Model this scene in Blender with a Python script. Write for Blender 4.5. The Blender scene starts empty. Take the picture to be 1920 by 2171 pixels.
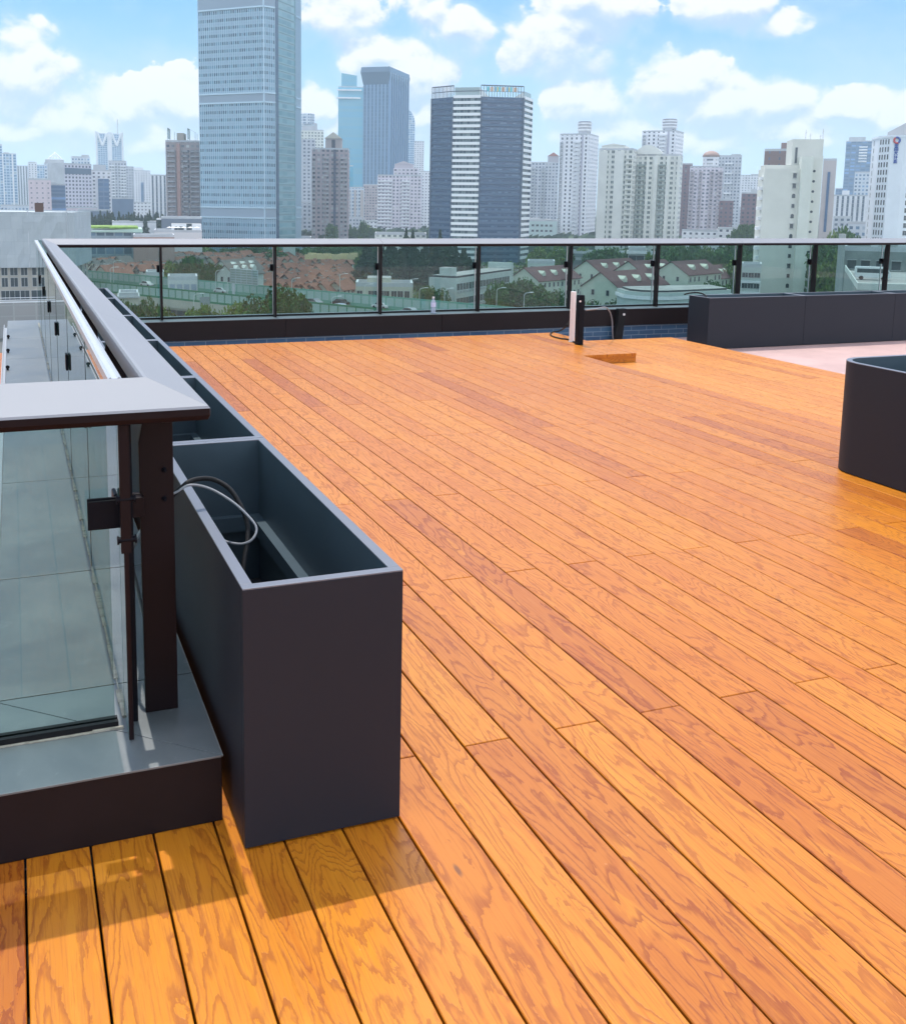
import bpy, bmesh, math, random
from mathutils import Vector, Matrix
R = math.radians
D = bpy.data
scene = bpy.context.scene
COL = scene.collection
random.seed(7)
# ------------------------------------------------------------------ camera
IW, IH = 1920.0, 2171.0
FOC, CX, CY = 2161.45, 846.25, 749.94          # focal length and principal point of the 1920 px wide photograph
YAW, PITCH, ROLL = 0.3616, 0.1482, -0.0131
EYE = Vector((0, 0, 1.6))
def _basis():
    cy, sy = math.cos(YAW), math.sin(YAW)
    f = Vector((sy*math.cos(PITCH), cy*math.cos(PITCH), -math.sin(PITCH)))
    r = Vector((cy, -sy, 0)); d = f.cross(r)
    c, s = math.cos(ROLL), math.sin(ROLL)
    return c*r + s*d, -s*r + c*d, f
CR, CD, CF = _basis()
cam = D.cameras.new("camera"); cam_o = D.objects.new("camera", cam); COL.objects.link(cam_o)
m = Matrix((CR, -CD, -CF)).transposed().to_4x4(); m.translation = EYE
cam_o.matrix_world = m
cam.sensor_fit = 'HORIZONTAL'; cam.sensor_width = 36; cam.lens = FOC*36/IW
cam.shift_x = (IW/2-CX)/IW; cam.shift_y = -(IH/2-CY)/IW
cam.clip_start = 0.05; cam.clip_end = 20000
scene.camera = cam_o
scene.view_settings.view_transform = 'Standard'; scene.view_settings.look = 'None'
scene.view_settings.gamma = 1; scene.view_settings.exposure = 0.30
scene.cycles.use_denoising = True
scene.cycles.max_bounces = 7; scene.cycles.transparent_max_bounces = 16; scene.cycles.glossy_bounces = 4
scene.cycles.transmission_bounces = 4; scene.cycles.volume_bounces = 1
scene.cycles.sample_clamp_indirect = 6
# sun: shadows fall straight towards the camera, 0.26 m for each 0.68 m of height
SUN_EL, SUN_AZ = R(69), 0.0                      # azimuth measured from +Y
sun = D.lights.new("sun", 'SUN'); sun.energy = 2.95; sun.angle = R(0.53); sun.color = (1, .955, .88)
sun_o = D.objects.new("sun", sun); COL.objects.link(sun_o)
sd = Vector((0.0, math.cos(SUN_EL), math.sin(SUN_EL)))
sun_o.rotation_euler = sd.to_track_quat('Z', 'Y').to_euler(); sun_o.location = (0, 40, 80)

def ray(px, py):
    return (CR*((px-CX)/FOC) + CD*((py-CY)/FOC) + CF)
def proj(p):
    v = Vector(p)-EYE; z = v.dot(CF)
    return CX+FOC*v.dot(CR)/z, CY+FOC*v.dot(CD)/z
def atz(px, py, z):
    r = ray(px, py); t = (z-EYE.z)/r.z; return EYE+r*t
def azel(px, py):
    r = ray(px, py).normalized(); return math.degrees(math.atan2(r.x, r.y)), math.degrees(math.asin(r.z))
def hor(px):                                     # pixel row of the horizon at column px
    a, b = 0, 900
    for _ in range(40):
        c = (a+b)/2
        if ray(px, c).z > 0: a = c
        else: b = c
    return a
def plan(px, d):                                 # point at eye level, d metres away in the column px
    r = ray(px, hor(px)); r.z = 0; r.normalize(); return EYE+r*d
def z_at(px, py, p):                             # height at plan point p that shows at row py
    r = ray(px, py); h = math.hypot(r.x, r.y); return EYE.z + r.z/h*math.hypot(p[0], p[1])

# ------------------------------------------------------------------ node helpers
class N:
    def __init__(s, nt): s.nt = nt; s.n = nt.nodes; s.l = nt.links
    def new(s, t, **k):
        o = s.n.new(t)
        for a, b in k.items(): setattr(o, a, b)
        return o
    def set(s, sock, v):
        if isinstance(v, bpy.types.NodeSocket): s.l.new(v, sock)
        elif isinstance(v, (tuple, list)) and sock.type == 'RGBA' and len(v) == 3: sock.default_value = (*v, 1)
        else: sock.default_value = v
    def m(s, op, a, b=0.0, c=0.0, clamp=False):
        o = s.new('ShaderNodeMath', operation=op); o.use_clamp = clamp
        for i, v in enumerate((a, b, c)):
            if i < len(o.inputs): s.set(o.inputs[i], v)
        return o.outputs[0]
    def add(s, a, b): return s.m('ADD', a, b)
    def mul(s, a, b): return s.m('MULTIPLY', a, b)
    def vec(s, x, y, z=0.0):
        o = s.new('ShaderNodeCombineXYZ')
        for i, v in enumerate((x, y, z)): s.set(o.inputs[i], v)
        return o.outputs[0]
    def sep(s, v):
        o = s.new('ShaderNodeSeparateXYZ'); s.l.new(v, o.inputs[0]); return o.outputs
    def mix(s, f, a, b, blend='MIX'):
        o = s.new('ShaderNodeMix', data_type='RGBA', blend_type=blend)
        s.set(o.inputs['Factor'], f); s.set(o.inputs[6], a); s.set(o.inputs[7], b); return o.outputs[2]
    def noise(s, v, scale=5, detail=2, rough=.5, dist=0, dim='3D'):
        o = s.new('ShaderNodeTexNoise', noise_dimensions=dim)
        if v is not None: s.l.new(v, o.inputs['Vector'])
        s.set(o.inputs['Scale'], scale); o.inputs['Detail'].default_value = detail
        o.inputs['Roughness'].default_value = rough; o.inputs['Distortion'].default_value = dist
        return o.outputs[0]
    def ss(s, v, a, b, o0=0.0, o1=1.0):          # smoothstep
        o = s.new('ShaderNodeMapRange', interpolation_type='SMOOTHSTEP')
        for i, x in enumerate((v, a, b, o0, o1)): s.set(o.inputs[i], x)
        return o.outputs[0]
    def lin(s, v, a, b, o0=0.0, o1=1.0):
        o = s.new('ShaderNodeMapRange')
        for i, x in enumerate((v, a, b, o0, o1)): s.set(o.inputs[i], x)
        return o.outputs[0]
def hexc(h, k=1.0):
    h = h.lstrip('#'); o = []
    for i in (0, 2, 4):
        c = int(h[i:i+2], 16)/255; o.append((c/12.92 if c <= .04045 else ((c+.055)/1.055)**2.4)*k)
    return tuple(o)
MATS = {}
def pmat(name, col, rough=.6, metal=0.0, spec=.5, bump=0.0, bscale=40.0, var=0.0, vscale=3.0, coat=0.0):
    if name in MATS: return MATS[name]
    mt = D.materials.new(name); mt.use_nodes = True; n = N(mt.node_tree)
    p = n.n['Principled BSDF']
    p.inputs['Roughness'].default_value = rough; p.inputs['Metallic'].default_value = metal
    p.inputs['Specular IOR Level'].default_value = spec; p.inputs['Coat Weight'].default_value = coat
    c = tuple(col)
    if var > 0 or bump > 0:
        tc = n.new('ShaderNodeTexCoord').outputs['Object']
    if var > 0:
        a = n.noise(tc, vscale, 6, .65)
        f = n.ss(a, .3, .7)
        n.l.new(n.mix(f, tuple(x*(1-var) for x in c), tuple(min(1, x*(1+var)) for x in c)), p.inputs['Base Color'])
        n.l.new(n.lin(a, .3, .7, max(.02, rough-.03), min(1, rough+.03)), p.inputs['Roughness'])
    else: p.inputs['Base Color'].default_value = (*c, 1)
    if bump > 0:
        b = n.new('ShaderNodeBump'); b.inputs['Strength'].default_value = bump; b.inputs['Distance'].default_value = .002
        n.l.new(n.noise(tc, bscale, 3), b.inputs['Height']); n.l.new(b.outputs[0], p.inputs['Normal'])
    MATS[name] = mt; return mt

# ------------------------------------------------------------------ world: nishita sky with cumulus by direction
def make_world():
    w = D.worlds.new("World"); scene.world = w; w.use_nodes = True
    w.cycles.sampling_method = 'MANUAL'; w.cycles.sample_map_resolution = 256
    n = N(w.node_tree)
    for x in list(n.n): n.n.remove(x)
    out = n.new('ShaderNodeOutputWorld'); bg = n.new('ShaderNodeBackground')
    n.l.new(bg.outputs[0], out.inputs[0])
    sky = n.new('ShaderNodeTexSky', sky_type='NISHITA'); sky.sun_disc = False
    sky.sun_elevation = SUN_EL; sky.sun_rotation = SUN_AZ; sky.altitude = 30
    sky.air_density = 1.25; sky.dust_density = .25; sky.ozone_density = 2.0
    tc = n.new('ShaderNodeTexCoord').outputs['Generated']
    x, y, z = n.sep(tc)[:3]
    az = n.mul(n.m('ARCTAN2', x, y), 57.29578); el = n.mul(n.m('ARCSINE', z), 57.29578)
    # where the cumulus heaps stand: azimuth, elevation, half width and half height in degrees (from the sight lines), weight
    CL = [(52,170,92,92,1.0),(60,105,52,42,.75),(165,255,90,62,.95),(262,232,95,72,1),(372,210,80,78,1),(340,300,120,50,.8),(40,292,110,26,.7),
          (650,215,52,34,.9),(690,262,60,30,.6),(800,122,88,50,1),(860,175,92,60,1),(905,250,66,60,.85),
          (1235,225,74,56,.95),(1270,285,100,34,.7),(1460,172,92,68,1),(1530,225,110,58,1),(1640,222,78,44,.9),
          (1800,235,74,36,.9),(1895,240,50,44,.9),(1700,280,110,30,.7),(1480,300,110,26,.6),
          (1190,75,90,90,.85),(1250,5,100,50,.8),(1530,5,90,42,1),(1650,45,60,20,.6),(750,20,170,60,.5),(975,60,44,40,.6)]
    kk = math.degrees(1/FOC)
    G = D.node_groups.new('cloud_heaps', 'ShaderNodeTree')
    G.interface.new_socket('P', in_out='INPUT', socket_type='NodeSocketVector'); G.interface.new_socket('f', in_out='OUTPUT', socket_type='NodeSocketFloat')
    q = N(G); gi = q.new('NodeGroupInput'); go = q.new('NodeGroupOutput'); f = None
    for (px, py, rx, ry, s_) in CL:
        a, e = azel(px, py); rx *= 1.27*kk; ry *= 1.22*kk
        o = q.new('ShaderNodeVectorMath', operation='MULTIPLY_ADD'); q.l.new(gi.outputs[0], o.inputs[0]); o.inputs[1].default_value = (1/rx, 1/ry, 0); o.inputs[2].default_value = (-a/rx, -e/ry, 0)
        ln = q.new('ShaderNodeVectorMath', operation='LENGTH'); q.l.new(o.outputs[0], ln.inputs[0])
        t = q.m('MULTIPLY_ADD', ln.outputs['Value'], -s_, s_)
        f = q.m('MAXIMUM', -1.0, t) if f is None else q.m('SMOOTH_MAX', f, t, .12)
    q.l.new(f, go.inputs[0])
    warp = n.noise(n.vec(az, el, 1.7), .30, 3, .5)
    azw = n.add(az, n.mul(n.add(warp, -.5), 3.2)); elw = n.add(el, n.mul(n.add(warp, -.5), -2.0))
    def heaps(dx, dy):
        o = n.new('ShaderNodeGroup'); o.node_tree = G; n.l.new(n.vec(n.add(azw, dx), n.add(elw, dy), 0.0), o.inputs[0]); return o.outputs[0]
    f0, f1 = heaps(0, 0), heaps(-.2, .9)
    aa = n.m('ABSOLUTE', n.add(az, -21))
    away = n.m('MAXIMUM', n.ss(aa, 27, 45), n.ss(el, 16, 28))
    big = n.noise(n.vec(n.mul(x, 3), n.mul(y, 3), n.mul(z, 5)), 1.0, 3, .5)
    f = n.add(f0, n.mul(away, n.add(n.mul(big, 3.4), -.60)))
    def detail(daz, de):
        v = n.vec(n.add(az, daz), n.mul(n.add(el, de), 1.15), .3)
        fine = n.noise(v, .27, 9, .60, .25)
        vo = n.new('ShaderNodeTexVoronoi', feature='SMOOTH_F1'); n.l.new(v, vo.inputs['Vector'])
        vo.inputs['Scale'].default_value = .8; vo.inputs['Smoothness'].default_value = .35
        return n.add(n.mul(n.add(fine, -.5), 1.7), n.mul(n.add(vo.outputs['Distance'], -.5), -.42))
    e0, e1 = detail(0, 0), detail(-.1, .42)
    d0 = n.add(f, e0)
    feather = n.mul(n.ss(n.noise(n.vec(az, n.mul(el, 1.6), 8.0), .16, 3, .5), .40, .62), n.ss(el, 11.5, 4.5, .15, 1.0))
    under = n.ss(n.add(f0, n.mul(f1, -1)), .0, -.22)                       # towards the foot of each heap the edge goes soft
    feather = n.m('MAXIMUM', feather, under)
    alpha = n.ss(d0, n.mul(feather, -.25), n.add(.10, n.mul(feather, .55)))
    soft = n.ss(d0, -.45, .35)
    lit = n.ss(n.add(n.add(n.mul(e0, .8), n.mul(e1, -.8)), n.mul(n.add(f0, n.mul(f1, -1)), .75)), -.30, .22)
    core = n.ss(d0, .25, 1.1)
    shade = n.mix(lit, (4.3, 6.1, 8.5), (10.2, 10.1, 10.2))
    shade = n.mix(n.mul(core, .12), shade, (8.8, 9.1, 9.5))
    shade = n.mix(n.mul(under, .45), shade, (5.3, 7.0, 9.0))
    vv = n.vec(n.mul(n.add(az, n.mul(el, 1.8)), .5), el, 2.0)
    veil = n.ss(n.noise(vv, .11, 7, .60, .6), .47, .78)
    skyc = n.mix(1.0, sky.outputs[0], (.43, .93, 1.42), 'MULTIPLY')
    low = n.ss(el, 1.0, 13.0, .80, 0.0)
    skyc = n.mix(low, skyc, (5.4, 7.6, 9.3))
    skyc = n.mix(n.mul(veil, .45), skyc, (7.4, 8.4, 9.4))
    skyc = n.mix(n.mul(soft, .45), skyc, (6.2, 7.9, 9.5))
    shade = n.mix(away, shade, n.mix(1.0, shade, (2.6, 2.57, 2.54), 'MULTIPLY'))     # unseen clouds out of view, brightened to add fill light on shaded facades
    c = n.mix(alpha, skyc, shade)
    below = n.ss(el, -2.0, 0.0)
    c = n.mix(below, (2.2, 2.3, 2.3), c)
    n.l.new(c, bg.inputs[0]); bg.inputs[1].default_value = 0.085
make_world()

# ------------------------------------------------------------------ mesh builder
class MB:
    def __init__(s): s.v = []; s.f = []; s.mi = []; s.uv = []; s.rnd = []; s.M = None
    def add(s, vs, fs, mi=0, uvs=None, rnd=0.0):
        b = len(s.v)
        s.v += [(s.M @ Vector(p))[:] if s.M else tuple(p) for p in vs]
        for k, f in enumerate(fs):
            s.f.append([b+i for i in f]); s.mi.append(mi if isinstance(mi, int) else mi[k])
            s.uv.append(uvs[k] if uvs else [(vs[i][0]+vs[i][1], vs[i][2]) for i in f]); s.rnd.append(rnd)
    def box(s, x0, x1, y0, y1, z0, z1, mi=0, rnd=0.0, skip=''):
        vs = [(x0,y0,z0),(x1,y0,z0),(x1,y1,z0),(x0,y1,z0),(x0,y0,z1),(x1,y0,z1),(x1,y1,z1),(x0,y1,z1)]
        fs = {'b':(0,3,2,1),'t':(4,5,6,7),'f':(0,1,5,4),'r':(1,2,6,5),'k':(2,3,7,6),'l':(3,0,4,7)}
        s.add(vs, [f for k, f in fs.items() if k not in skip], mi, None, rnd)
    def prism(s, poly, z0, z1, wall=0, top=1, cw=None, cap=True, u0=0.0, base=None):
        """vertical prism over a counter-clockwise plan polygon, walls unwrapped in metres; wall may be a list per side"""
        n = len(poly); u = u0; bz = z0 if base is None else base
        z1s = z1 if isinstance(z1, (list, tuple)) else [z1]*n
        for i in range(n):
            a, b = poly[i], poly[(i+1) % n]; L = math.hypot(b[0]-a[0], b[1]-a[1])
            k = (max(1, round(L/cw))*cw if cw else L)
            u = math.ceil(u/cw)*cw if cw else u
            za, zb = z1s[i], z1s[(i+1) % n]
            s.add([(a[0],a[1],z0),(b[0],b[1],z0),(b[0],b[1],zb),(a[0],a[1],za)], [(0,1,2,3)],
                  wall if isinstance(wall, int) else wall[i], [[(u,z0-bz),(u+k,z0-bz),(u+k,zb-bz),(u,za-bz)]])
            u += k
        if cap:
            s.add([(p[0],p[1],z) for p, z in zip(poly, z1s)], [tuple(range(n))], top, [[(p[0],p[1]) for p in poly]])
            s.add([(p[0],p[1],z0) for p in poly], [tuple(reversed(range(n)))], top, [[(p[0],p[1]) for p in reversed(poly)]])
    def extr(s, prof, axis, a, b, mi=0):
        """profile [(p,q)] swept along axis 'x' (p=y,q=z) or 'y' (p=x,q=z) from a to b"""
        n = len(prof)
        if axis == 'x': P = lambda t: [(t, p, q) for p, q in prof]
        else: P = lambda t: [(p, t, q) for p, q in prof]
        vs = P(a)+P(b)
        fs = [(i, (i+1) % n, n+(i+1) % n, n+i) for i in range(n)] + [tuple(reversed(range(n))), tuple(range(n, 2*n))]
        s.add(vs, fs, mi)
    def tube(s, pts, r, seg=8, mi=0, cap=True):
        pts = [Vector(p) for p in pts]; rs = r if isinstance(r, (list, tuple)) else [r]*len(pts)
        vs = []; ref = Vector((0, 0, 1))
        for i, p in enumerate(pts):
            t = (pts[min(i+1, len(pts)-1)]-pts[max(i-1, 0)]).normalized()
            if abs(t.dot(ref)) > .95: ref = Vector((1, 0, 0))
            a = t.cross(ref).normalized(); b = a.cross(t).normalized(); ref = b
            for k in range(seg):
                an = 2*math.pi*k/seg; vs.append(tuple(p+(a*math.cos(an)+b*math.sin(an))*rs[i]))
        fs = [(i*seg+k, i*seg+(k+1) % seg, (i+1)*seg+(k+1) % seg, (i+1)*seg+k) for i in range(len(pts)-1) for k in range(seg)]
        if cap: fs += [tuple(reversed(range(seg))), tuple(range((len(pts)-1)*seg, len(pts)*seg))]
        s.add(vs, fs, mi)
    def mesh(s, name, mats, smooth=False):
        me = D.meshes.new(name); me.from_pydata(s.v, [], s.f)
        uv = me.uv_layers.new(name='UVMap'); fl = [c for f in s.uv for p in f for c in p]
        uv.data.foreach_set('uv', fl)
        at = me.attributes.new('rnd', 'FLOAT', 'FACE'); at.data.foreach_set('value', s.rnd)
        for m_ in (mats if isinstance(mats, (list, tuple)) else [mats]): me.materials.append(m_)
        me.polygons.foreach_set('material_index', s.mi)
        if smooth: me.polygons.foreach_set('use_smooth', [True]*len(s.f))
        me.update(); bm = bmesh.new(); bm.from_mesh(me); bmesh.ops.recalc_face_normals(bm, faces=bm.faces); bm.to_mesh(me); bm.free()
        return me
    def build(s, name, mats, parent=None, bevel=0.0, smooth=False, recalc=True, loc=None):
        o = D.objects.new(name, s.mesh(name, mats, smooth)); COL.objects.link(o)
        if parent is not None: o.parent = parent
        if loc is not None: o.location = loc
        if bevel > 0:
            b = o.modifiers.new('bevel', 'BEVEL'); b.width = bevel; b.segments = 2; b.limit_method = 'ANGLE'; b.angle_limit = R(40)
            b.harden_normals = False
        return o
def tag(o, label=None, cat=None, group=None, kind=None):
    if label: o['label'] = label
    if cat: o['category'] = cat
    if group: o['group'] = group
    if kind: o['kind'] = kind
    return o
def empty(name, loc, label=None, cat=None, group=None, rz=0.0):
    o = D.objects.new(name, None); COL.objects.link(o); o.location = loc; o.rotation_euler = (0, 0, rz)
    o.empty_display_size = .2
    return tag(o, label, cat, group)
def inst(name, me, loc, parent=None, rz=0.0, sc=None):
    o = D.objects.new(name, me); COL.objects.link(o); o.location = loc; o.rotation_euler = (0, 0, rz)
    if sc: o.scale = sc
    if parent is not None: o.parent = parent
    return o
def kids(o): return [c for c in COL.objects if c.parent is o]
# ================================================================== the roof terrace
PITCHB = 0.1533; X0B = -0.033; GAPB = 0.0058
def wood_mat(name, c0, c1, c2, rough=.36):
    mt = D.materials.new(name); mt.use_nodes = True; n = N(mt.node_tree); p = n.n['Principled BSDF']
    uv = n.new('ShaderNodeUVMap').outputs[0]; u, v, _ = n.sep(uv)[:3]
    at = n.new('ShaderNodeAttribute', attribute_name='rnd').outputs['Fac']
    r2 = n.m('FRACT', n.mul(at, 7.31)); r3 = n.m('FRACT', n.mul(at, 23.7))
    # cathedral figure: contour lines of a stretched noise
    lowv = n.vec(n.mul(u, 6.2), n.mul(v, .95), n.mul(at, 40))
    wob = n.noise(n.vec(n.mul(u, 24), n.mul(v, 5.0), n.mul(at, 17)), 1.0, 5, .62, .4)
    h = n.add(n.noise(lowv, 1.0, 2, .5, .55), n.mul(n.add(wob, -.5), .15))
    fr = n.m('FRACT', n.mul(h, n.lin(r3, 0, 1, 13, 25)))
    line = n.m('MULTIPLY', n.ss(fr, .55, .90), n.ss(fr, 1.0, .94))
    fine = n.noise(n.vec(n.mul(u, 190), n.mul(v, 5), at), 1.0, 5, .65)
    blot = n.noise(n.vec(n.mul(u, 15), n.mul(v, 2.2), n.mul(at, 9)), 1.0, 6, .66, 1.1)
    tone = n.noise(n.vec(n.mul(u, 3), n.mul(v, .9), n.mul(at, 5)), 1.0, 3, .5)
    c = n.mix(n.ss(n.add(n.mul(at, .7), n.mul(tone, .5)), .15, 1.0), c0, c1)
    dark = n.mul(n.ss(r2, .76, .98), .60)
    c = n.mix(dark, c, c2)
    c = n.mix(n.mul(n.ss(blot, .55, .68), .42), c, tuple(x*y for x, y in zip(c2, (1.08, .90, .75))))
    c = n.mix(n.mul(n.ss(blot, .44, .34), .45), c, tuple(min(1, x*y) for x, y in zip(c0, (1.10, 1.22, 1.15))))
    c = n.mix(n.mul(line, n.add(.50, n.mul(dark, .4))), c, tuple(x*y for x, y in zip(c2, (.62, .40, .30))))
    c = n.mix(n.mul(n.ss(fine, .48, .70), .42), c, tuple(x*y for x, y in zip(c2, (.72, .55, .45))))
    vo = n.new('ShaderNodeTexVoronoi'); n.l.new(n.vec(n.mul(u, 7), n.mul(v, 1.9), n.mul(at, 31)), vo.inputs['Vector']); vo.inputs['Scale'].default_value = 1.0
    sepc = n.new('ShaderNodeSeparateColor'); n.l.new(vo.outputs['Color'], sepc.inputs[0])
    knot = n.mul(n.ss(n.add(vo.outputs['Distance'], n.mul(n.add(wob, -.5), .12)), .07, .03), n.m('GREATER_THAN', sepc.outputs[0], .80))
    c = n.mix(n.mul(knot, .80), c, (.13, .045, .02))
    ob = n.new('ShaderNodeTexCoord').outputs['Object']
    dust = n.ss(n.noise(ob, 1.1, 7, .68, .3), .46, .74); spots = n.ss(n.noise(ob, 38, 3, .6), .70, .78)
    c = n.mix(n.mul(dust, .08), c, (.50, .27, .10)); c = n.mix(n.mul(spots, .22), c, (.62, .42, .24))
    n.l.new(c, p.inputs['Base Color'])
    n.l.new(n.add(n.lin(fine, .3, .7, rough-.06, rough+.10), n.add(n.mul(line, .06), n.mul(dust, .14))), p.inputs['Roughness'])
    p.inputs['Specular IOR Level'].default_value = .30
    p.inputs['Coat Weight'].default_value = .15; p.inputs['Coat Roughness'].default_value = .28
    b = n.new('ShaderNodeBump'); b.inputs['Strength'].default_value = .35; b.inputs['Distance'].default_value = .0012
    n.l.new(n.add(fine, n.mul(line, -.9)), b.inputs['Height']); n.l.new(b.outputs[0], p.inputs['Normal'])
    return mt
WOOD = wood_mat('varnished_deck_wood', (.560, .192, .012), (.505, .156, .010), (.330, .078, .009))
WOOD2 = wood_mat('pale_deck_wood', (.60, .235, .035), (.56, .20, .03), (.44, .14, .022), .45)
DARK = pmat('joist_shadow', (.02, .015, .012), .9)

def board(mb, x0, x1, y0, y1, z, rnd, th=.028, uo=0.0, vo=0.0, c=.0022):
    """a deck board with eased edges; grain unwrapped in metres"""
    zs = z-c
    vs = [(x0,y0,z-th),(x1,y0,z-th),(x1,y1,z-th),(x0,y1,z-th),(x0,y0,zs),(x1,y0,zs),(x1,y1,zs),(x0,y1,zs),
          (x0+c,y0+c,z),(x1-c,y0+c,z),(x1-c,y1-c,z),(x0+c,y1-c,z)]
    fs = [(8,9,10,11),(4,5,9,8),(5,6,10,9),(6,7,11,10),(7,4,8,11),(0,1,5,4),(1,2,6,5),(2,3,7,6),(3,0,4,7)]
    mb.add(vs, fs, 0, [[(vs[i][0]-x0+uo, vs[i][1]+vo+(z-vs[i][2])) for i in f] for f in fs], rnd)
def deck(name, x_from, x_to, y0, y1, z, mat, joints, seed, skipf=None, gap=GAPB, xo=X0B, pitch=PITCHB):
    rg = random.Random(seed); mb = MB()
    k = math.floor((x_from-xo)/pitch+.01)
    while xo+k*pitch < x_to-.02:
        a, b = xo+k*pitch+gap/2, min(xo+(k+1)*pitch-gap/2, x_to)
        ys = [y0]+[j for j in joints(k) if y0+.05 < j < y1-.05]+[y1]
        for i in range(len(ys)-1):
            s, e = ys[i]+(.0023 if i else 0), ys[i+1]-(.0023 if i < len(ys)-2 else 0)
            if skipf:
                for (ss_, ee_) in skipf(a, b, s, e): board(mb, a, b, ss_, ee_, z+rg.uniform(-.0006, .0006), rg.random(), uo=rg.uniform(0, 30), vo=rg.uniform(0, 50))
            else: board(mb, a, b, s, e, z+rg.uniform(-.0006, .0006), rg.random(), uo=rg.uniform(0, 30), vo=rg.uniform(0, 50))
        k += 1
    return mb
J0 = [2.57, 5.013, 7.565, 10.1]; J1 = [1.3, 3.83, 6.37, 8.85]
def joints(k):
    base = J0 if k % 2 == 0 else J1
    o = 1.27*(((k//2)*5) % 3 == 1)
    return [(.0)]+[j for j in base]
UX = 5.636                                        # right edge of the upper deck near the camera
def cutf(a, b, s, e):                            # the upper deck is wider beyond y = 9.38
    if b > UX+.03:
        s = max(s, 9.38)
        return [(s, e)] if e-s > .02 else []
    return [(s, e)]
mb = deck('deck', -4.0, 6.31, -1.5, 11.2, 0, WOOD, joints, 3, cutf)
tag(mb.build('deck', WOOD), kind='structure')
mb = deck('lower_deck', UX-.2, 7.96, -1.5, 11.06, -.10, WOOD2, lambda k: [j+.4 for j in joints(k)], 9, None, .006, X0B+.07, .1533)
tag(mb.build('lower_deck', WOOD2), kind='structure')
# riser boards under the edge of the upper deck
mb = MB()
def riser(ax0, ax1, ay0, ay1, seed):
    vs = [(ax0,ay0,-.098),(ax1,ay1,-.098),(ax1,ay1,-.030),(ax0,ay0,-.030)]
    L = math.hypot(ax1-ax0, ay1-ay0)
    mb.add(vs, [(0,1,2,3)], 0, [[(.0,seed),(0,seed+L),(.07,seed+L),(.07,seed)]], .3)
riser(UX, 6.315, 9.392, 9.392, 2.0); riser(6.307, 6.307, 9.392, 11.2, 5.0); riser(UX, UX, -1.5, 9.392, 9.0)
tag(mb.build('deck_riser', WOOD), kind='structure')
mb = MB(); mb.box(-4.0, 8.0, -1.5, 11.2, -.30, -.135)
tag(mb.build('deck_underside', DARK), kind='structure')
PINK = pmat('pink_terrace_paving', (.47, .31, .285), .75, var=.10, vscale=1.6, bump=.4, bscale=90)
mb = MB(); mb.box(-4.0, 22, -3, 11.98, -.60, -.25)
tag(mb.build('terrace_floor', PINK), kind='structure')

# ---- parapet with metal coping, brown fascia and blue tiles
def coping_mat():
    mt = D.materials.new('coping_metal'); mt.use_nodes = True; n = N(mt.node_tree); p = n.n['Principled BSDF']
    tc = n.new('ShaderNodeTexCoord').outputs['Object']
    a = n.noise(tc, 2.2, 7, .65, .4); b = n.noise(tc, 28, 5, .7)
    c = n.mix(n.ss(a, .35, .7), (.095, .108, .115), (.140, .155, .162))
    x, y, z = n.sep(tc)[:3]
    st = n.noise(n.vec(n.mul(x, 9), n.mul(y, 9), 0.0), 1, 6, .75, .5)
    c = n.mix(n.mul(n.ss(st, .58, .74), .35), c, (.30, .31, .305))
    c = n.mix(n.mul(n.ss(b, .60, .75), .35), c, (.09, .105, .115))
    n.l.new(c, p.inputs['Base Color'])
    n.l.new(n.lin(a, .3, .7, .40, .56), p.inputs['Roughness']); p.inputs['Specular IOR Level'].default_value = 1.0
    return mt
COPING = coping_mat()
BROWN = pmat('dark_brown_metal', (.0115, .0065, .0075), .52, spec=.22, var=.12, vscale=5)
BROWN2 = pmat('brown_post_metal', (.0095, .0040, .0052), .5, spec=.18, var=.10, vscale=8)
CAPM = pmat('grey_handrail_metal', (.235, .242, .265), .56, metal=.0, spec=.35, var=.03, vscale=1.2)
BLACK = pmat('black_metal', (.005, .0055, .009), .5, spec=.10)
SILVER = pmat('bare_aluminium', (.50, .51, .53), .42, metal=.4)
SEAL = pmat('old_sealant', (.36, .33, .27), .8, var=.25, vscale=30)
RUBBER = pmat('black_rubber', (.007, .007, .008), .6, spec=.25)
def tile_mat():
    mt = D.materials.new('blue_wall_tiles'); mt.use_nodes = True; n = N(mt.node_tree); p = n.n['Principled BSDF']
    b = n.new('ShaderNodeTexBrick'); tc = n.new('ShaderNodeTexCoord').outputs['Object']
    x, y, z = n.sep(tc)[:3]; n.l.new(n.vec(x, z, 0.0), b.inputs['Vector'])
    for k, v in (('Scale', 1.0), ('Mortar Size', .0035), ('Brick Width', .245), ('Row Height', .062), ('Mortar Smooth', .1), ('Bias', 0.0)): b.inputs[k].default_value = v
    b.inputs['Color1'].default_value = (.045, .12, .21, 1); b.inputs['Color2'].default_value = (.032, .085, .16, 1); b.inputs['Mortar'].default_value = (.25, .31, .36, 1)
    n.l.new(b.outputs['Color'], p.inputs['Base Color']); p.inputs['Roughness'].default_value = .35
    return mt
TILE = tile_mat()
CH = .185                                        # top of the coping
XI, XO = .453, -.10                              # left run: deck side and outer edge of the coping
YN, YNO = 2.440, 2.93                            # near run
YF, YFO = 11.95, 12.50                           # far run
XR = 22.0; XL = -5.0
par = empty('parapet_wall', (XI, YN, 0), 'low parapet with grey metal coping and dark brown fascia round the deck edge', 'parapet wall')
pl = (XI, YN, 0)
def lbuild(mb, name, mat, parent, **k):          # build in world coordinates under a located parent
    o = mb.build(name, mat, parent, **k); o.location = -Vector(parent.location); return o
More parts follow.
